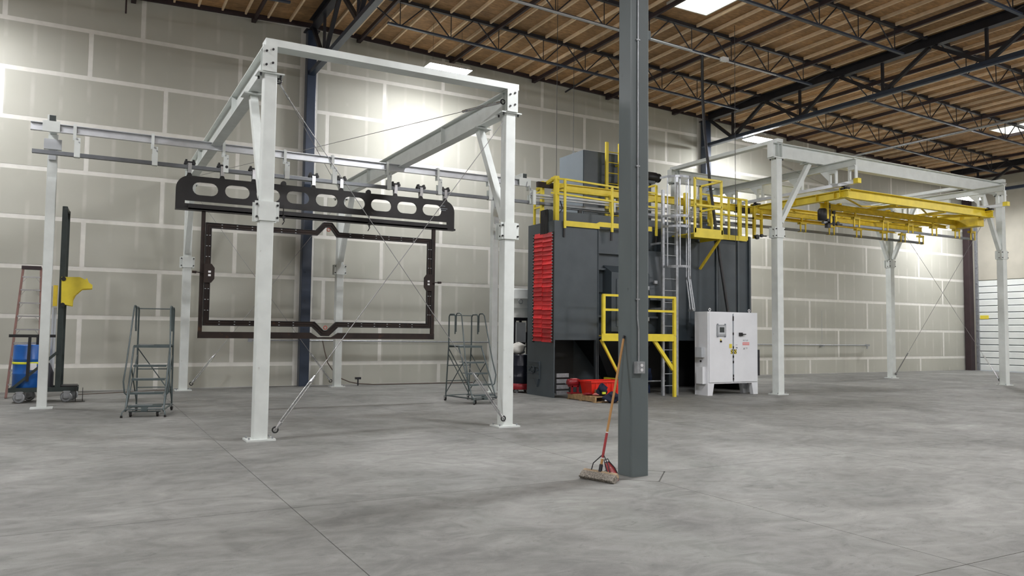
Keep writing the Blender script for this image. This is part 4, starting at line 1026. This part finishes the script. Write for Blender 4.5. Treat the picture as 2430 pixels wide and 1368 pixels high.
part('warning_label', MB().box(14.775, 14.87, yf-.029, yf-.0255, 1.22, 1.33), 'label_y', d1, 'small yellow warning label')
part('warning_label', MB().box(15.00, 15.07, yf-.029, yf-.0255, 1.20, 1.33), 'label_w', d2)
part('label_print', MB().box(15.005, 15.065, yf-.031, yf-.029, 1.215, 1.25).box(15.005, 15.065, yf-.031, yf-.029, 1.30, 1.31), 'label_g', d2)
part('hazard_sticker', MB().box(14.83, xs_-.016, yf-.031, yf-.0255, 1.07, 1.19), 'hazard', d1, 'black and yellow striped sticker')
part('hazard_sticker', MB().box(xs_+.031, 15.03, yf-.031, yf-.0255, 1.07, 1.19), 'hazard', d2, 'black and yellow striped sticker')
part('danger_label', MB().box(15.25, 15.49, yf-.029, yf-.0255, 1.30, 1.375), 'label_r', d2, 'pink and white danger label')
part('label_print', MB().box(15.26, 15.48, yf-.031, yf-.029, 1.333, 1.343), 'label_w', d2)
part('danger_label', MB().box(15.25, 15.45, yf-.029, yf-.0255, 1.17, 1.27), 'label_w', d2)
part('label_print', MB().add([(15.27, yf-.031, 1.19), (15.33, yf-.031, 1.19), (15.30, yf-.031, 1.25)], [(0, 1, 2)]).box(15.35, 15.43, yf-.031, yf-.029, 1.2, 1.21).box(15.35, 15.43, yf-.031, yf-.029, 1.23, 1.24), 'label_g', d2)
lp = MB()
xx = 15.27
for ch in 'ACTIVE':
    wd = .018
    lp.box(xx, xx+.006, yf-.028, yf-.0255, 1.405, 1.445)
    if ch in 'AE': lp.box(xx, xx+wd, yf-.028, yf-.0255, 1.44, 1.445)
    if ch in 'TE': lp.box(xx-.004, xx+wd, yf-.028, yf-.0255, 1.438, 1.445)
    if ch in 'CE': lp.box(xx, xx+wd, yf-.028, yf-.0255, 1.405, 1.411)
    if ch in 'AV': lp.box(xx+wd-.005, xx+wd, yf-.028, yf-.0255, 1.405, 1.445)
    xx += .032
part('label_print', lp, 'label_g', d2)
for x, y in ((x0+.17, yf+.1), (x1-.2, yf+.1)):
    part('lifting_eye', MB().ring((x, y, z1+.055), (0, 1, 0), .032, .011, 12, 6).tube((x, y, z1), (x, y, z1+.03), .012, 6), 'label_w', CB)
part('cable_gland', MB().lathe((14.98, 15.33, z1), [(.045, 0), (.045, .05), (.03, .06)], 12), 'cord', CB)
part('side_box', MB().box(x0-.10, x0, yf+.12, yf+.36, .98, 1.24), 'greybox', CB, 'grey disconnect box on the left side')
part('side_knob', MB().lathe((x0-.01, yf+.24, .88), [(.025, 0), (.025, .02)], 10, (-1, 0, 0)), 'black', CB)
part('side_vent', MB().box(x0-.12, x0, yf+.06, yf+.30, .30, .74), 'cabinet', CB)

# ------------------------------------------------------------------ wall services
W = thing('air_pipe', 'thin grey air pipe running along the wall at waist height behind the left frame', 'pipe', (7, 22.2, 1.27))
part('tube', MB().tube((4.0, 22.16, 1.285), (13.5, 22.16, 1.235), .022, 8), 'galv', W)
part('end_valve', MB().box(3.92, 4.02, 22.1, 22.2, 1.23, 1.33), 'galv', W)
W = thing('air_pipe', 'thin grey air pipe running along the wall between the cabinet and the far corner', 'pipe', (26, 22.2, 1.19))
part('tube', MB().tube((20.7, 22.16, 1.21), (29.8, 22.16, 1.18), .022, 8), 'galv', W)
part('drop', MB().tube((29.75, 22.16, 1.18), (29.75, 22.16, 1.02), .03, 8).box(29.65, 29.85, 22.1, 22.2, 1.14, 1.22), 'galv', W)
part('bracket', MB().box(26.9, 27.0, 22.12, 22.29, 1.12, 1.17).tube((26.95, 22.2, 1.2), (26.95, 22.2, 2.6), .006, 5), 'galv', W)
solo('stub_post', MB().box(22.98, 23.08, 21.95, 22.05, 0, 1.0), 'darksteel', 'short dark post standing at the wall just right of the control cabinet', 'post', (23.0, 22, 0))
solo('air_hose', MB().path([(5.95, 22.05, 1.26), (6.0, 22.02, 1.0), (6.08, 21.95, .65), (6.35, 21.9, .25), (6.7, 21.85, .10), (6.95, 21.8, .05), (7.4, 21.75, .02), (9.0, 21.7, .02), (10.5, 21.6, .02)], .016, 6), 'hose', 'thin brown air hose drooping from the wall pipe to the floor', 'hose', (6.5, 21.9, 0))
o = thing('hose_reel_stand', 'thin dark valve stand at the wall foot beside the rear frame post', 'valve', (6.9, 21.7, 0)); part('stem', MB().tube((6.9, 21.7, 0), (6.9, 21.7, .22), .02, 6).box(6.82, 6.98, 21.66, 21.74, .18, .24), 'darksteel', o)
for x, y, lb in ((29.6, 21.0, 'x'),): pass

def blob(mb, c, rx, ry, rz, seed, n=9, k=12, amp=.25):
    rg = random.Random(seed); vs = []; ph = [rg.uniform(0, 6.28) for _ in range(8)]
    for i in range(n+1):
        th = math.pi*i/n
        for j in range(k):
            a = 2*math.pi*j/k
            r = 1+amp*(math.sin(3*a+ph[0]+2*th)*.4+math.sin(5*a+ph[1]-3*th)*.3+math.sin(2*a+4*th+ph[2])*.3)*math.sin(th)
            vs.append((c[0]+rx*r*math.sin(th)*math.cos(a), c[1]+ry*r*math.sin(th)*math.sin(a), c[2]+rz*(1-math.cos(th))/1*.5*2*.5*(1+.1*math.sin(3*a+ph[3]))))
    fs = [(i*k+j, i*k+(j+1) % k, (i+1)*k+(j+1) % k, (i+1)*k+j) for i in range(n) for j in range(k)]
    return mb.add(vs, [f[::-1] for f in fs], True)
# ------------------------------------------------------------------ drums behind the machine
def drum(t, x, y, z, r, h, mtl, name='barrel'):
    pr = [(r*.97, 0), (r, .015), (r, h*.32), (r*1.03, h*.335), (r, h*.35), (r, h*.65), (r*1.03, h*.665), (r, h*.68), (r, h-.02), (r*.98, h), (r*.93, h), (r*.92, h-.015)]
    o = part(name, MB().lathe((x, y, z), pr, 32), mtl, t)
    part('lid', MB().lathe((x, y, z+h-.02), [(r*.92, 0), (r*.92, .006)], 24), mtl, t); return o
D = thing('oil_drum', 'black steel drum on a red dolly at the left rear corner of the machine', 'drum', (10.12, 17.9, 0))
drum(D, 10.12, 17.9, .13, .29, .86, 'drumblack')
part('dolly', MB().lathe((10.12, 17.9, .09), [(.33, 0), (.34, .02), (.34, .14), (.32, .15)], 24), 'redpaint', D, 'red drum dolly')
for a in range(4):
    x, y = 10.12+.25*math.cos(a*1.57+.6), 17.9+.25*math.sin(a*1.57+.6)
    part('caster', MB().lathe((x, y-.015, .045), [(.045, 0), (.045, .03)], 12, (0, 1, 0)).box(x-.02, x+.02, y-.03, y+.03, .07, .1), 'galv', D)
D = thing('dust_canister', 'white ribbed cylindrical canister standing high behind the machine on the left', 'canister', (10.45, 18.9, 0))
cx_, cy_ = 10.55, 18.9
part('canister_body', MB().lathe((cx_, cy_, 1.98), [(.36, 0), (.36, .02), (.34, .03), (.34, .25), (.355, .265), (.34, .28), (.34, .50), (.355, .515), (.34, .53), (.34, .76), (.30, .80)], 28), 'white_r', D)
part('emblem', MB().ring((cx_-.1, cy_-.345, 2.42), (0, 1, 0), .06, .012, 14, 5), 'galv', D)
part('stand', MB().box(cx_-.25, cx_+.25, cy_-.25, cy_+.25, 1.9, 1.98).box(cx_-.24, cx_-.18, cy_-.24, cy_-.18, 0, 1.9).box(cx_+.18, cx_+.24, cy_-.24, cy_-.18, 0, 1.9).box(cx_-.24, cx_-.18, cy_+.18, cy_+.24, 0, 1.9).box(cx_+.18, cx_+.24, cy_+.18, cy_+.24, 0, 1.9), 'darksteel', D)
part('control_panel', MB().box(cx_-.2, cx_+.1, cy_-.30, cy_-.25, 1.3, 1.85), 'greybox', D)
part('hopper', MB().lathe((cx_, cy_, .98), [(.12, 0), (.16, .1), (.30, .45), (.30, .6)], 20), 'darksteel', D)
solo('plastic_bag', blob(MB(), (10.05, 17.95, .99), .19, .15, .30, 8, 10, 14, .7), 'plaster', 'crumpled clear plastic bag lying on the black drum', 'bag', (10.05, 18.0, 1.0))

# ------------------------------------------------------------------ pallet with clutter
PLX, PLY = 10.15, 14.55
P = thing('pallet', 'wooden pallet on the floor in front of the machine opening', 'pallet', (PLX+.6, PLY+.55, 0))
for k in range(6): part('top_board', MB().box(PLX, PLX+1.2, PLY+k*.20, PLY+k*.20+.13, .115, .135), 'wood', P)
for k in range(3):
    y_ = PLY+k*.54; part('bottom_board', MB().box(PLX, PLX+1.2, y_, y_+.1, 0, .02), 'wood', P)
for k in range(3):
    x_ = PLX+k*.58; part('stringer', MB().box(x_, x_+.04, PLY, PLY+1.13, .02, .115), 'wood', P)
B = thing('plastic_bin', 'bright red plastic tub on the pallet', 'bin', (10.95, 15.2, .135))
bx0, bx1, by0, by1 = 10.36, 11.28, 15.0, 15.5
part('tub', MB().hexa([(bx0+.05, by0+.05, .135), (bx1-.05, by0+.05, .135), (bx1-.05, by1-.05, .135), (bx0+.05, by1-.05, .135)], [(bx0, by0, .44), (bx1, by0, .44), (bx1, by1, .44), (bx0, by1, .44)]), 'redplastic', B)
part('rim', MB().box(bx0-.02, bx1+.02, by0-.02, by0+.01, .42, .46).box(bx0-.02, bx1+.02, by1-.01, by1+.02, .42, .46).box(bx0-.02, bx0+.01, by0, by1, .42, .46).box(bx1-.01, bx1+.02, by0, by1, .42, .46), 'redplastic', B)
for x_ in (10.5, 10.65, 10.8, 10.95, 11.1): part('rib', MB().box(x_-.012, x_+.012, by0+.0, by0+.03, .2, .42), 'redplastic', B)
H = thing('chain_hoist', 'dark red hoist motor on a stand at the left of the pallet', 'hoist', (10.35, 15.35, .135))
part('motor', MB().lathe((10.26, 15.60, .40), [(.05, -.18), (.08, -.16), (.09, 0), (.08, .14), (.05, .17)], 14, (1, 0, 0)), 'redpaint', H)
part('stand', MB().box(10.14, 10.38, 15.53, 15.67, .29, .33).box(10.16, 10.20, 15.53, 15.58, .16, .32).box(10.32, 10.36, 15.53, 15.58, .16, .32).box(10.12, 10.40, 15.52, 15.68, .135, .16), 'redpaint', H)
part('cover', MB().box(10.20, 10.34, 15.56, 15.66, .465, .49), 'label_r', H)
Jk = thing('work_jacket', 'crumpled dark navy work clothes with yellow reflective patches heaped on the pallet corner', 'clothes', (10.6, 14.62, 0))
part('cloth_heap', blob(MB(), (10.52, 14.40, .0), .20, .11, .24, 3, 14, 20, .55), 'navy', Jk)
part('cloth_fold', blob(MB(), (10.46, 14.70, .135), .13, .10, .27, 5, 12, 16, .5), 'navy', Jk)
part('reflective_patch', MB().box(10.36, 10.44, 14.54, 14.58, .19, .24), 'hivis', Jk, 'bright yellow reflective patch')
part('reflective_patch', MB().box(10.30, 10.38, 14.36, 14.39, .05, .08), 'label_w', Jk)
for i, (x, y, cl, lb) in enumerate(((10.40, 14.8, 'label_r', 'small pink and white striped rag lying on the front of the pallet'), (10.27, 15.0, 'redpaint', 'dark red rag lying at the left edge of the pallet'))):
    solo('rag', blob(MB(), (x, y, .135), .13, .09, .06, 11+i, 8, 12, .5), cl, lb, 'rag', (x, y, .135))
solo('cardboard_box', MB().hexa([(10.42, 14.86, .135), (10.6, 14.82, .135), (10.62, 14.95, .135), (10.44, 14.99, .135)], [(10.42, 14.86, .27), (10.6, 14.82, .27), (10.62, 14.95, .27), (10.44, 14.99, .27)]), 'wood', 'small open brown box between the red hoist and the navy clothes', 'box', (10.5, 14.9, .135))

# ------------------------------------------------------------------ push broom and dust pan
BR = thing('push_broom', 'wide push broom with a wooden handle leaning on the foreground grey column', 'broom', (4.95, 6.95, 0))
top, neck = Vector((5.284, 7.02, 1.535)), Vector((4.895, 6.915, .10))
d = (top-neck).normalized()
part('handle', MB().tube(neck, top, .0135, 12), 'handle', BR)
pts = MB().tube(neck+d*.14, neck+d*.41, .0142, 12); part('handle_label', pts, 'pan', BR, 'worn red printed strip on the handle')
part('label_lettering', MB().tube(neck+d*.41, neck+d*.42, .0145, 12).tube(neck+d*.13, neck+d*.14, .0145, 12), 'label_w', BR)
part('handle_tip', MB().tube(top-d*.02, top+d*.015, .014, 12), 'darksteel', BR)
ha, hb = Vector((4.75, 7.10, 0)), Vector((4.88, 6.67, 0)); hd = (hb-ha).normalized(); hn = Vector((-hd.y, hd.x, 0))
hw = .055
def blk(mb, z0_, z1_, w0, w1, l=0.):
    a, c_ = ha-hd*l, hb+hd*l
    return mb.hexa([a-hn*w0+Vector((0, 0, z0_)), a+hn*w0+Vector((0, 0, z0_)), c_+hn*w0+Vector((0, 0, z0_)), c_-hn*w0+Vector((0, 0, z0_))][::-1], [a-hn*w1+Vector((0, 0, z1_)), a+hn*w1+Vector((0, 0, z1_)), c_+hn*w1+Vector((0, 0, z1_)), c_-hn*w1+Vector((0, 0, z1_))][::-1])
off = hn*.085
fa, fb = ha, hb                                   # floor line of the bristle tips
ba, bb = ha+off+Vector((0, 0, .072)), hb+off+Vector((0, 0, .072))   # block line
part('block', MB().bar(ba-hd*.0, bb+hd*.0, .036, .05, up=(hn*-.5+Vector((0, 0, 1)))), 'broomblock', BR)
brs = MB(); rg = random.Random(4); nb = 44
dn = (fa-ba).normalized(); tn = hd.cross(dn).normalized()
if tn.z < 0: tn = -tn
for i in range(nb):
    for j in range(4):
        c_ = ba+(bb-ba)*((i+.5)/nb)+tn*(-.030+.017*j+.004)
        L_ = .098+rg.uniform(-.006, .004)-(.0 if j else .012)
        e = c_+dn*L_+hd*rg.uniform(-.004, .004)
        if e.z < .002: e = c_+dn*((c_.z-.002)/-dn.z)
        brs.bar(c_+dn*.012, e, .0115, .016, up=tn)
o = part('bristles', brs, 'bristle', BR); o['kind'] = 'stuff'
mid_ = (ba+bb)/2-Vector((0, 0, .10))
part('ferrule', MB().tube(neck-d*.01, neck+d*.07, .02, 10), 'darksteel', BR)
for sg in (-1, 1):
    c_ = mid_+hd*.13*sg
    part('brace', MB().path([c_+Vector((0, 0, .112)), c_+hd*(-.03*sg)+Vector((0, 0, .20)), neck+d*.16+hd*.02*sg, neck+d*.17], .006, 6), 'darksteel', BR)
DP = thing('dust_pan', 'scuffed dark red metal dust pan propped between broom head and column', 'dust pan', (5.12, 6.78, 0))
pw = [Vector(q_) for q_ in ((4.973, 6.95, .171), (5.034, 6.95, .180), (5.072, 6.90, .118), (5.085, 6.86, .052), (5.052, 6.80, .004), (4.975, 6.80, .017), (4.955, 6.89, .10))]
n_ = (pw[2]-pw[5]).cross(pw[0]-pw[4]).normalized()*.004
if n_.y > 0: n_ = -n_
sh_ = MB().add([p_-n_ for p_ in pw]+[p_+n_ for p_ in pw], [tuple(range(7))[::-1], tuple(range(7, 14))]+[(i, (i+1) % 7, 7+(i+1) % 7, 7+i) for i in range(7)])
part('pan_plate', sh_, 'pan', DP)
part('pan_rim', MB().path([p_+n_*2 for p_ in (pw[5], pw[6], pw[0], pw[1], pw[2], pw[3])], .006, 6), 'darksteel', DP)
part('pan_handle', MB().path([pw[0]+n_*2, pw[0]+Vector((.01, .02, .03)), pw[1]+Vector((0, .02, .03)), pw[1]+n_*2], .006, 6), 'darksteel', DP)

# ------------------------------------------------------------------ rolling ladders
def rolling_ladder(name, label, loc, yaw, wd=.62, side_rails=2):
    Mx = Matrix.Rotation(yaw, 4, 'Z'); L = Vector(loc)
    t = bpy.data.objects.new(name, None); C.objects.link(t); t.location = L; t.rotation_euler = (0, 0, yaw)
    BASE[t.name] = Vector((0, 0, 0)); t['label'] = label; t['category'] = 'ladder'
    h = wd/2; r = .016
    # local: climb toward +Y; front step at y=0
    st_ = [(.20, .0), (.42, .14), (.66, .28), (.90, .42)]
    PZ, PY0, PY1 = 1.26, .56, 1.0
    for k, (z, y) in enumerate(st_):
        s1 = part('step', MB().box(-h+.03, h-.03, y, y+.18, z-.012, z).box(-h+.03, h-.03, y-.005, y+.0, z-.035, z+.002), 'ladder', t)
        part('grip_strip', MB().box(-h+.08, h-.2, y+.02, y+.16, z, z+.004), 'galv', s1)
    part('platform', MB().box(-h, h, PY0, PY1, PZ-.012, PZ).box(-h, h, PY0-.005, PY0, PZ-.045, PZ+.003).box(-h, h, PY1, PY1+.005, PZ-.045, PZ+.01), 'ladder', t)
    part('grip_strip', MB().box(-h+.06, -.02, PY0+.02, PY1-.03, PZ, PZ+.004), 'galv', t)
    for sx_ in (-h, h):
        part('stringer', MB().tube((sx_, -.02, .10), (sx_, PY0+.03, PZ-.02), r, 8), 'ladder', t)
        part('rear_leg', MB().tube((sx_, PY1+.10, .09), (sx_, PY1, PZ), r, 8), 'ladder', t)
        part('base_rail', MB().tube((sx_, -.02, .12), (sx_, PY1+.10, .12), r, 8), 'ladder', t)
        part('side_brace', MB().tube((sx_, .10, .18), (sx_, PY1+.01, PZ-.2), .011, 6), 'ladder', t)
        part('side_brace', MB().tube((sx_, PY1+.09, .18), (sx_, .40, PZ-.38), .011, 6), 'ladder', t)
        TZ = 1.97
        part('guard_rail', MB().path([(sx_, PY1, PZ), (sx_, PY1, TZ-.05), (sx_, PY1-.05, TZ), (sx_, PY1-.22, TZ), (sx_, PY1-.26, TZ-.05), (sx_, PY1-.26, TZ-.45)], r, 8), 'ladder', t)
        o_x = .05 if sx_ > 0 else -.05
        part('hand_rail', MB().path([(sx_, PY1-.30, TZ-.40), (sx_, PY1-.30, TZ-.02), (sx_, PY1-.34, TZ+.02), (sx_, PY1-.46, TZ+.02), (sx_, PY1-.52, TZ-.03), (sx_+o_x, .22, .95), (sx_+o_x*1.4, .10, .62), (sx_+o_x, .12, .42), (sx_, .16, .36)], .014, 8), 'ladder', t)
    for z, y in ((1.95, PY1), (.80, PY1+.04), (.12, PY1+.10), (.45, PY1+.07)): part('cross_tube', MB().tube((-h, y, z), (h, y, z), .012, 6), 'ladder', t)
    part('rear_brace', MB().tube((-h, PY1+.01, PZ-.06), (h, PY1+.09, .3), .011, 6), 'ladder', t)
    bf = MB().tube((-h, -.06, .14), (h, -.06, .14), .013, 6)
    for sx_ in (-h, h): bf.path([(sx_, .05, .16), (sx_, -.06, .14), (sx_*1.12, -.12, .09), (sx_*1.14, -.13, .02)], .012, 6)
    bf.box(-h+.05, h-.05, -.03, .12, .085, .10); bf.box(-.05, .05, -.07, .02, .1, .17)
    part('front_bumper', bf, 'ladder', t)
    part('foot_pad', MB().lathe((-h*1.14, -.13, 0), [(.022, 0), (.018, .04)], 10).lathe((h*1.14, -.13, 0), [(.022, 0), (.018, .04)], 10), 'rubber', t)
    for x_, y_, r_ in ((-h+.08, .02, .05), (h-.10, .02, .05), (-h, PY1+.12, .04), (h, PY1+.12, .04)):
        cs = part('caster', MB().lathe((x_, y_, r_), [(r_*.6, -.02), (r_, -.014), (r_, .014), (r_*.6, .02)], 16, (1, 0, .0)), 'rubber', t)
        part('caster_fork', MB().box(x_-.03, x_-.022, y_-.02, y_+.02, r_*.8, r_+.07).box(x_+.022, x_+.03, y_-.02, y_+.02, r_*.8, r_+.07).box(x_-.03, x_+.03, y_-.02, y_+.02, r_+.06, r_+.07), 'chrome', cs)
    return t
rolling_ladder('rolling_ladder', 'grey rolling warehouse ladder seen head-on, left of the front frame post', (.98, 15.35, 0), math.radians(-12), .62)
rolling_ladder('rolling_ladder', 'grey rolling warehouse ladder turned sideways, behind the right front frame post', (7.74, 15.33, 0), math.radians(8), .62)

# ------------------------------------------------------------------ lift cart, drum, step ladder on the left
LC = thing('lift_cart', 'dark green wheeled lift cart with tall mast and yellow carriage, far left', 'lift cart', (-.75, 19.3, 0))
yy = 19.3
part('base_frame', MB().bar((-1.34, yy-.3, .27), (-.08, yy-.3, .27), .07, .09).bar((-1.34, yy+.35, .27), (-.08, yy+.35, .27), .07, .09).bar((-1.3, yy-.3, .27), (-1.3, yy+.35, .27), .07, .08).bar((-.12, yy-.3, .27), (-.12, yy+.35, .27), .07, .08).box(-1.3, -.6, yy-.28, yy+.33, .29, .30), 'cartgreen', LC)
part('tray', MB().box(-.42, -.10, yy-.28, yy+.3, .30, .34), 'black', LC)
part('mast', MB().box(-.52, -.42, yy-.32, yy-.22, .30, 4.15), 'cartgreen', LC)
part('mast', MB().box(-.48, -.38, yy+.20, yy+.28, .30, 4.12), 'cartgreen', LC)
part('mast_head', MB().bar((-.47, yy-.32, 4.12), (-.43, yy+.28, 4.09), .08, .07), 'cartgreen', LC)
part('mast_brace', MB().bar((-1.28, yy-.32, .30), (-.50, yy-.32, 1.05), .055, .06, up=(0, 1, 0)), 'cartgreen', LC)
part('lift_screw', MB().tube((-.68, yy-.15, .6), (-.66, yy-.15, 2.45), .014, 8), 'black', LC)
part('lift_cylinder', MB().tube((-.60, yy+.1, .35), (-.60, yy+.1, 2.0), .045, 12), 'greybox', LC, 'pale lifting cylinder')
part('pump', MB().lathe((-.66, yy-.15, .32), [(.11, 0), (.11, .30), (.06, .42), (.03, .5)], 14), 'darksteel', LC)
cg = [(-.48, 2.64), (-.14, 2.65), (-.04, 2.60), (-.01, 2.64), (.03, 2.54), (.10, 2.49), (.10, 2.42), (-.09, 2.40), (-.25, 2.23), (-.26, 2.03), (-.47, 2.07)][::-1]
part('carriage', MB().plate(cg, yy-.40, yy-.34), 'yellow', LC, 'yellow hooked carriage')
part('carriage', MB().plate(cg, yy+.22, yy+.28), 'yellow', LC, 'yellow hooked carriage')
part('carriage_web', MB().add([(-.40, yy-.34, 2.60), (-.08, yy-.34, 2.56), (-.08, yy+.22, 2.56), (-.40, yy+.22, 2.60), (-.30, yy-.34, 2.06), (-.30, yy+.22, 2.06)], [(0, 1, 2, 3), (1, 4, 5, 2), (0, 3, 5, 4), (0, 4, 1), (3, 2, 5)]), 'yellow_d', LC)
cr_ = MB()
for x_, z_ in ((-.44, 2.60), (-.44, 2.05)): cr_.lathe((x_, yy-.40, z_), [(.045, 0), (.045, .02)], 12, (0, -1, 0))
part('roller', cr_, 'black', LC)
part('side_lug', MB().box(-.62, -.54, yy-.38, yy-.30, 2.02, 2.46), 'yellow_d', LC)
part('shelf_bar', MB().bar((-1.37, yy-.33, 1.39), (-.54, yy-.33, 1.39), .06, .06), 'black', LC)
part('shelf_post', MB().bar((-1.02, yy-.33, .45), (-1.0, yy-.33, 1.38), .055, .055), 'black', LC)
part('shelf_post', MB().bar((-.88, yy+.1, 1.2), (-.88, yy+.1, 1.38), .05, .05), 'black', LC)
for x_, y_ in ((-1.15, yy-.3), (-.30, yy-.3), (-1.0, yy+.3), (-.2, yy+.3)):
    wv = part('wheel', MB().lathe((x_, y_, .115), [(.04, -.035), (.06, -.03), (.065, -.018), (.09, -.02), (.115, -.022), (.115, .022), (.09, .02), (.04, .035)], 20, (.35, 1, 0)), 'galv', LC, 'grey caster wheel')
    part('wheel_fork', MB().box(x_-.05, x_+.06, y_-.055, y_-.045, .09, .24).box(x_-.05, x_+.06, y_+.045, y_+.055, .09, .24).box(x_-.06, x_+.07, y_-.06, y_+.06, .215, .235), 'galv', wv)
part('foot_frame', MB().path([(-.13, yy-.35, .3), (-.13, yy-.38, .01), (.0, yy-.38, .01), (.0, yy-.35, .3)], .007, 6).path([(-.3, yy-.38, .012), (.05, yy-.38, .012)], .007, 6), 'cord', LC)
DB = thing('steel_drum', 'blue steel drum with a yellow band standing on the lift cart', 'drum', (-1.02, 19.32, .30))
drum(DB, -1.02, 19.30, .30, .285, .90, 'drumblue')
part('band', MB().lathe((-1.02, 19.30, .80), [(.292, 0), (.297, .01), (.297, .035), (.292, .045)], 32), 'hivis', DB, 'yellow band')
part('paper_label', MB().box(-.98, -.86, 19.0, 19.012, .68, .82), 'label_w', DB)
# fibreglass A-frame step ladder
SL = thing('step_ladder', 'folded orange-red fibreglass step ladder leaning on the wall behind the blue drum', 'ladder', (-1.15, 20.6, 0))
def lp_(s_, z_): # left / right rails converge upward; lean back toward wall
    f = z_/3.0; hwid = .31-.135*f
    return Vector((-1.17+s_*hwid+.03*f, 20.4+.9*f, z_))
for s_ in (-1, 1):
    part('side_rail', MB().bar(lp_(s_, 0), lp_(s_, 2.96), .045, .08, up=(0, 1, 0)), 'fibre', SL)
    a, c_ = lp_(s_, 0.05), lp_(s_, 2.9); a.y += .12; c_.y += .10
    part('rear_rail', MB().bar(a, c_, .03, .05, up=(0, 1, 0)), 'fibre', SL)
part('ladder_top', MB().box(-1.35, -.96, 21.22, 21.42, 2.92, 3.0), 'redprimer', SL, 'dark worn top cap')
for k in range(9):
    z_ = .3+k*.305
    a, c_ = lp_(-1, z_), lp_(1, z_)
    s1 = part('tread', MB().box(a.x+.01, c_.x-.01, a.y-.06, a.y+.04, z_-.022, z_+.012), 'chrome', SL)
    part('tread_brace', MB().bar(a+Vector((.02, -.02, -.12)), a+Vector((.10, -.02, -.01)), .01, .01, up=(0, 1, 0)).bar(c_+Vector((-.02, -.02, -.12)), c_+Vector((-.10, -.02, -.01)), .01, .01, up=(0, 1, 0)), 'chrome', s1)
# small extras
solo('floor_cable', MB().path([(-.2, 20.8, .012), (.8, 21.2, .012), (1.7, 21.6, .012), (2.0, 21.5, .012)], .01, 5), 'hose', 'thin dark cord lying along the foot of the wall at the far left', 'cord', (0, 21, 0))
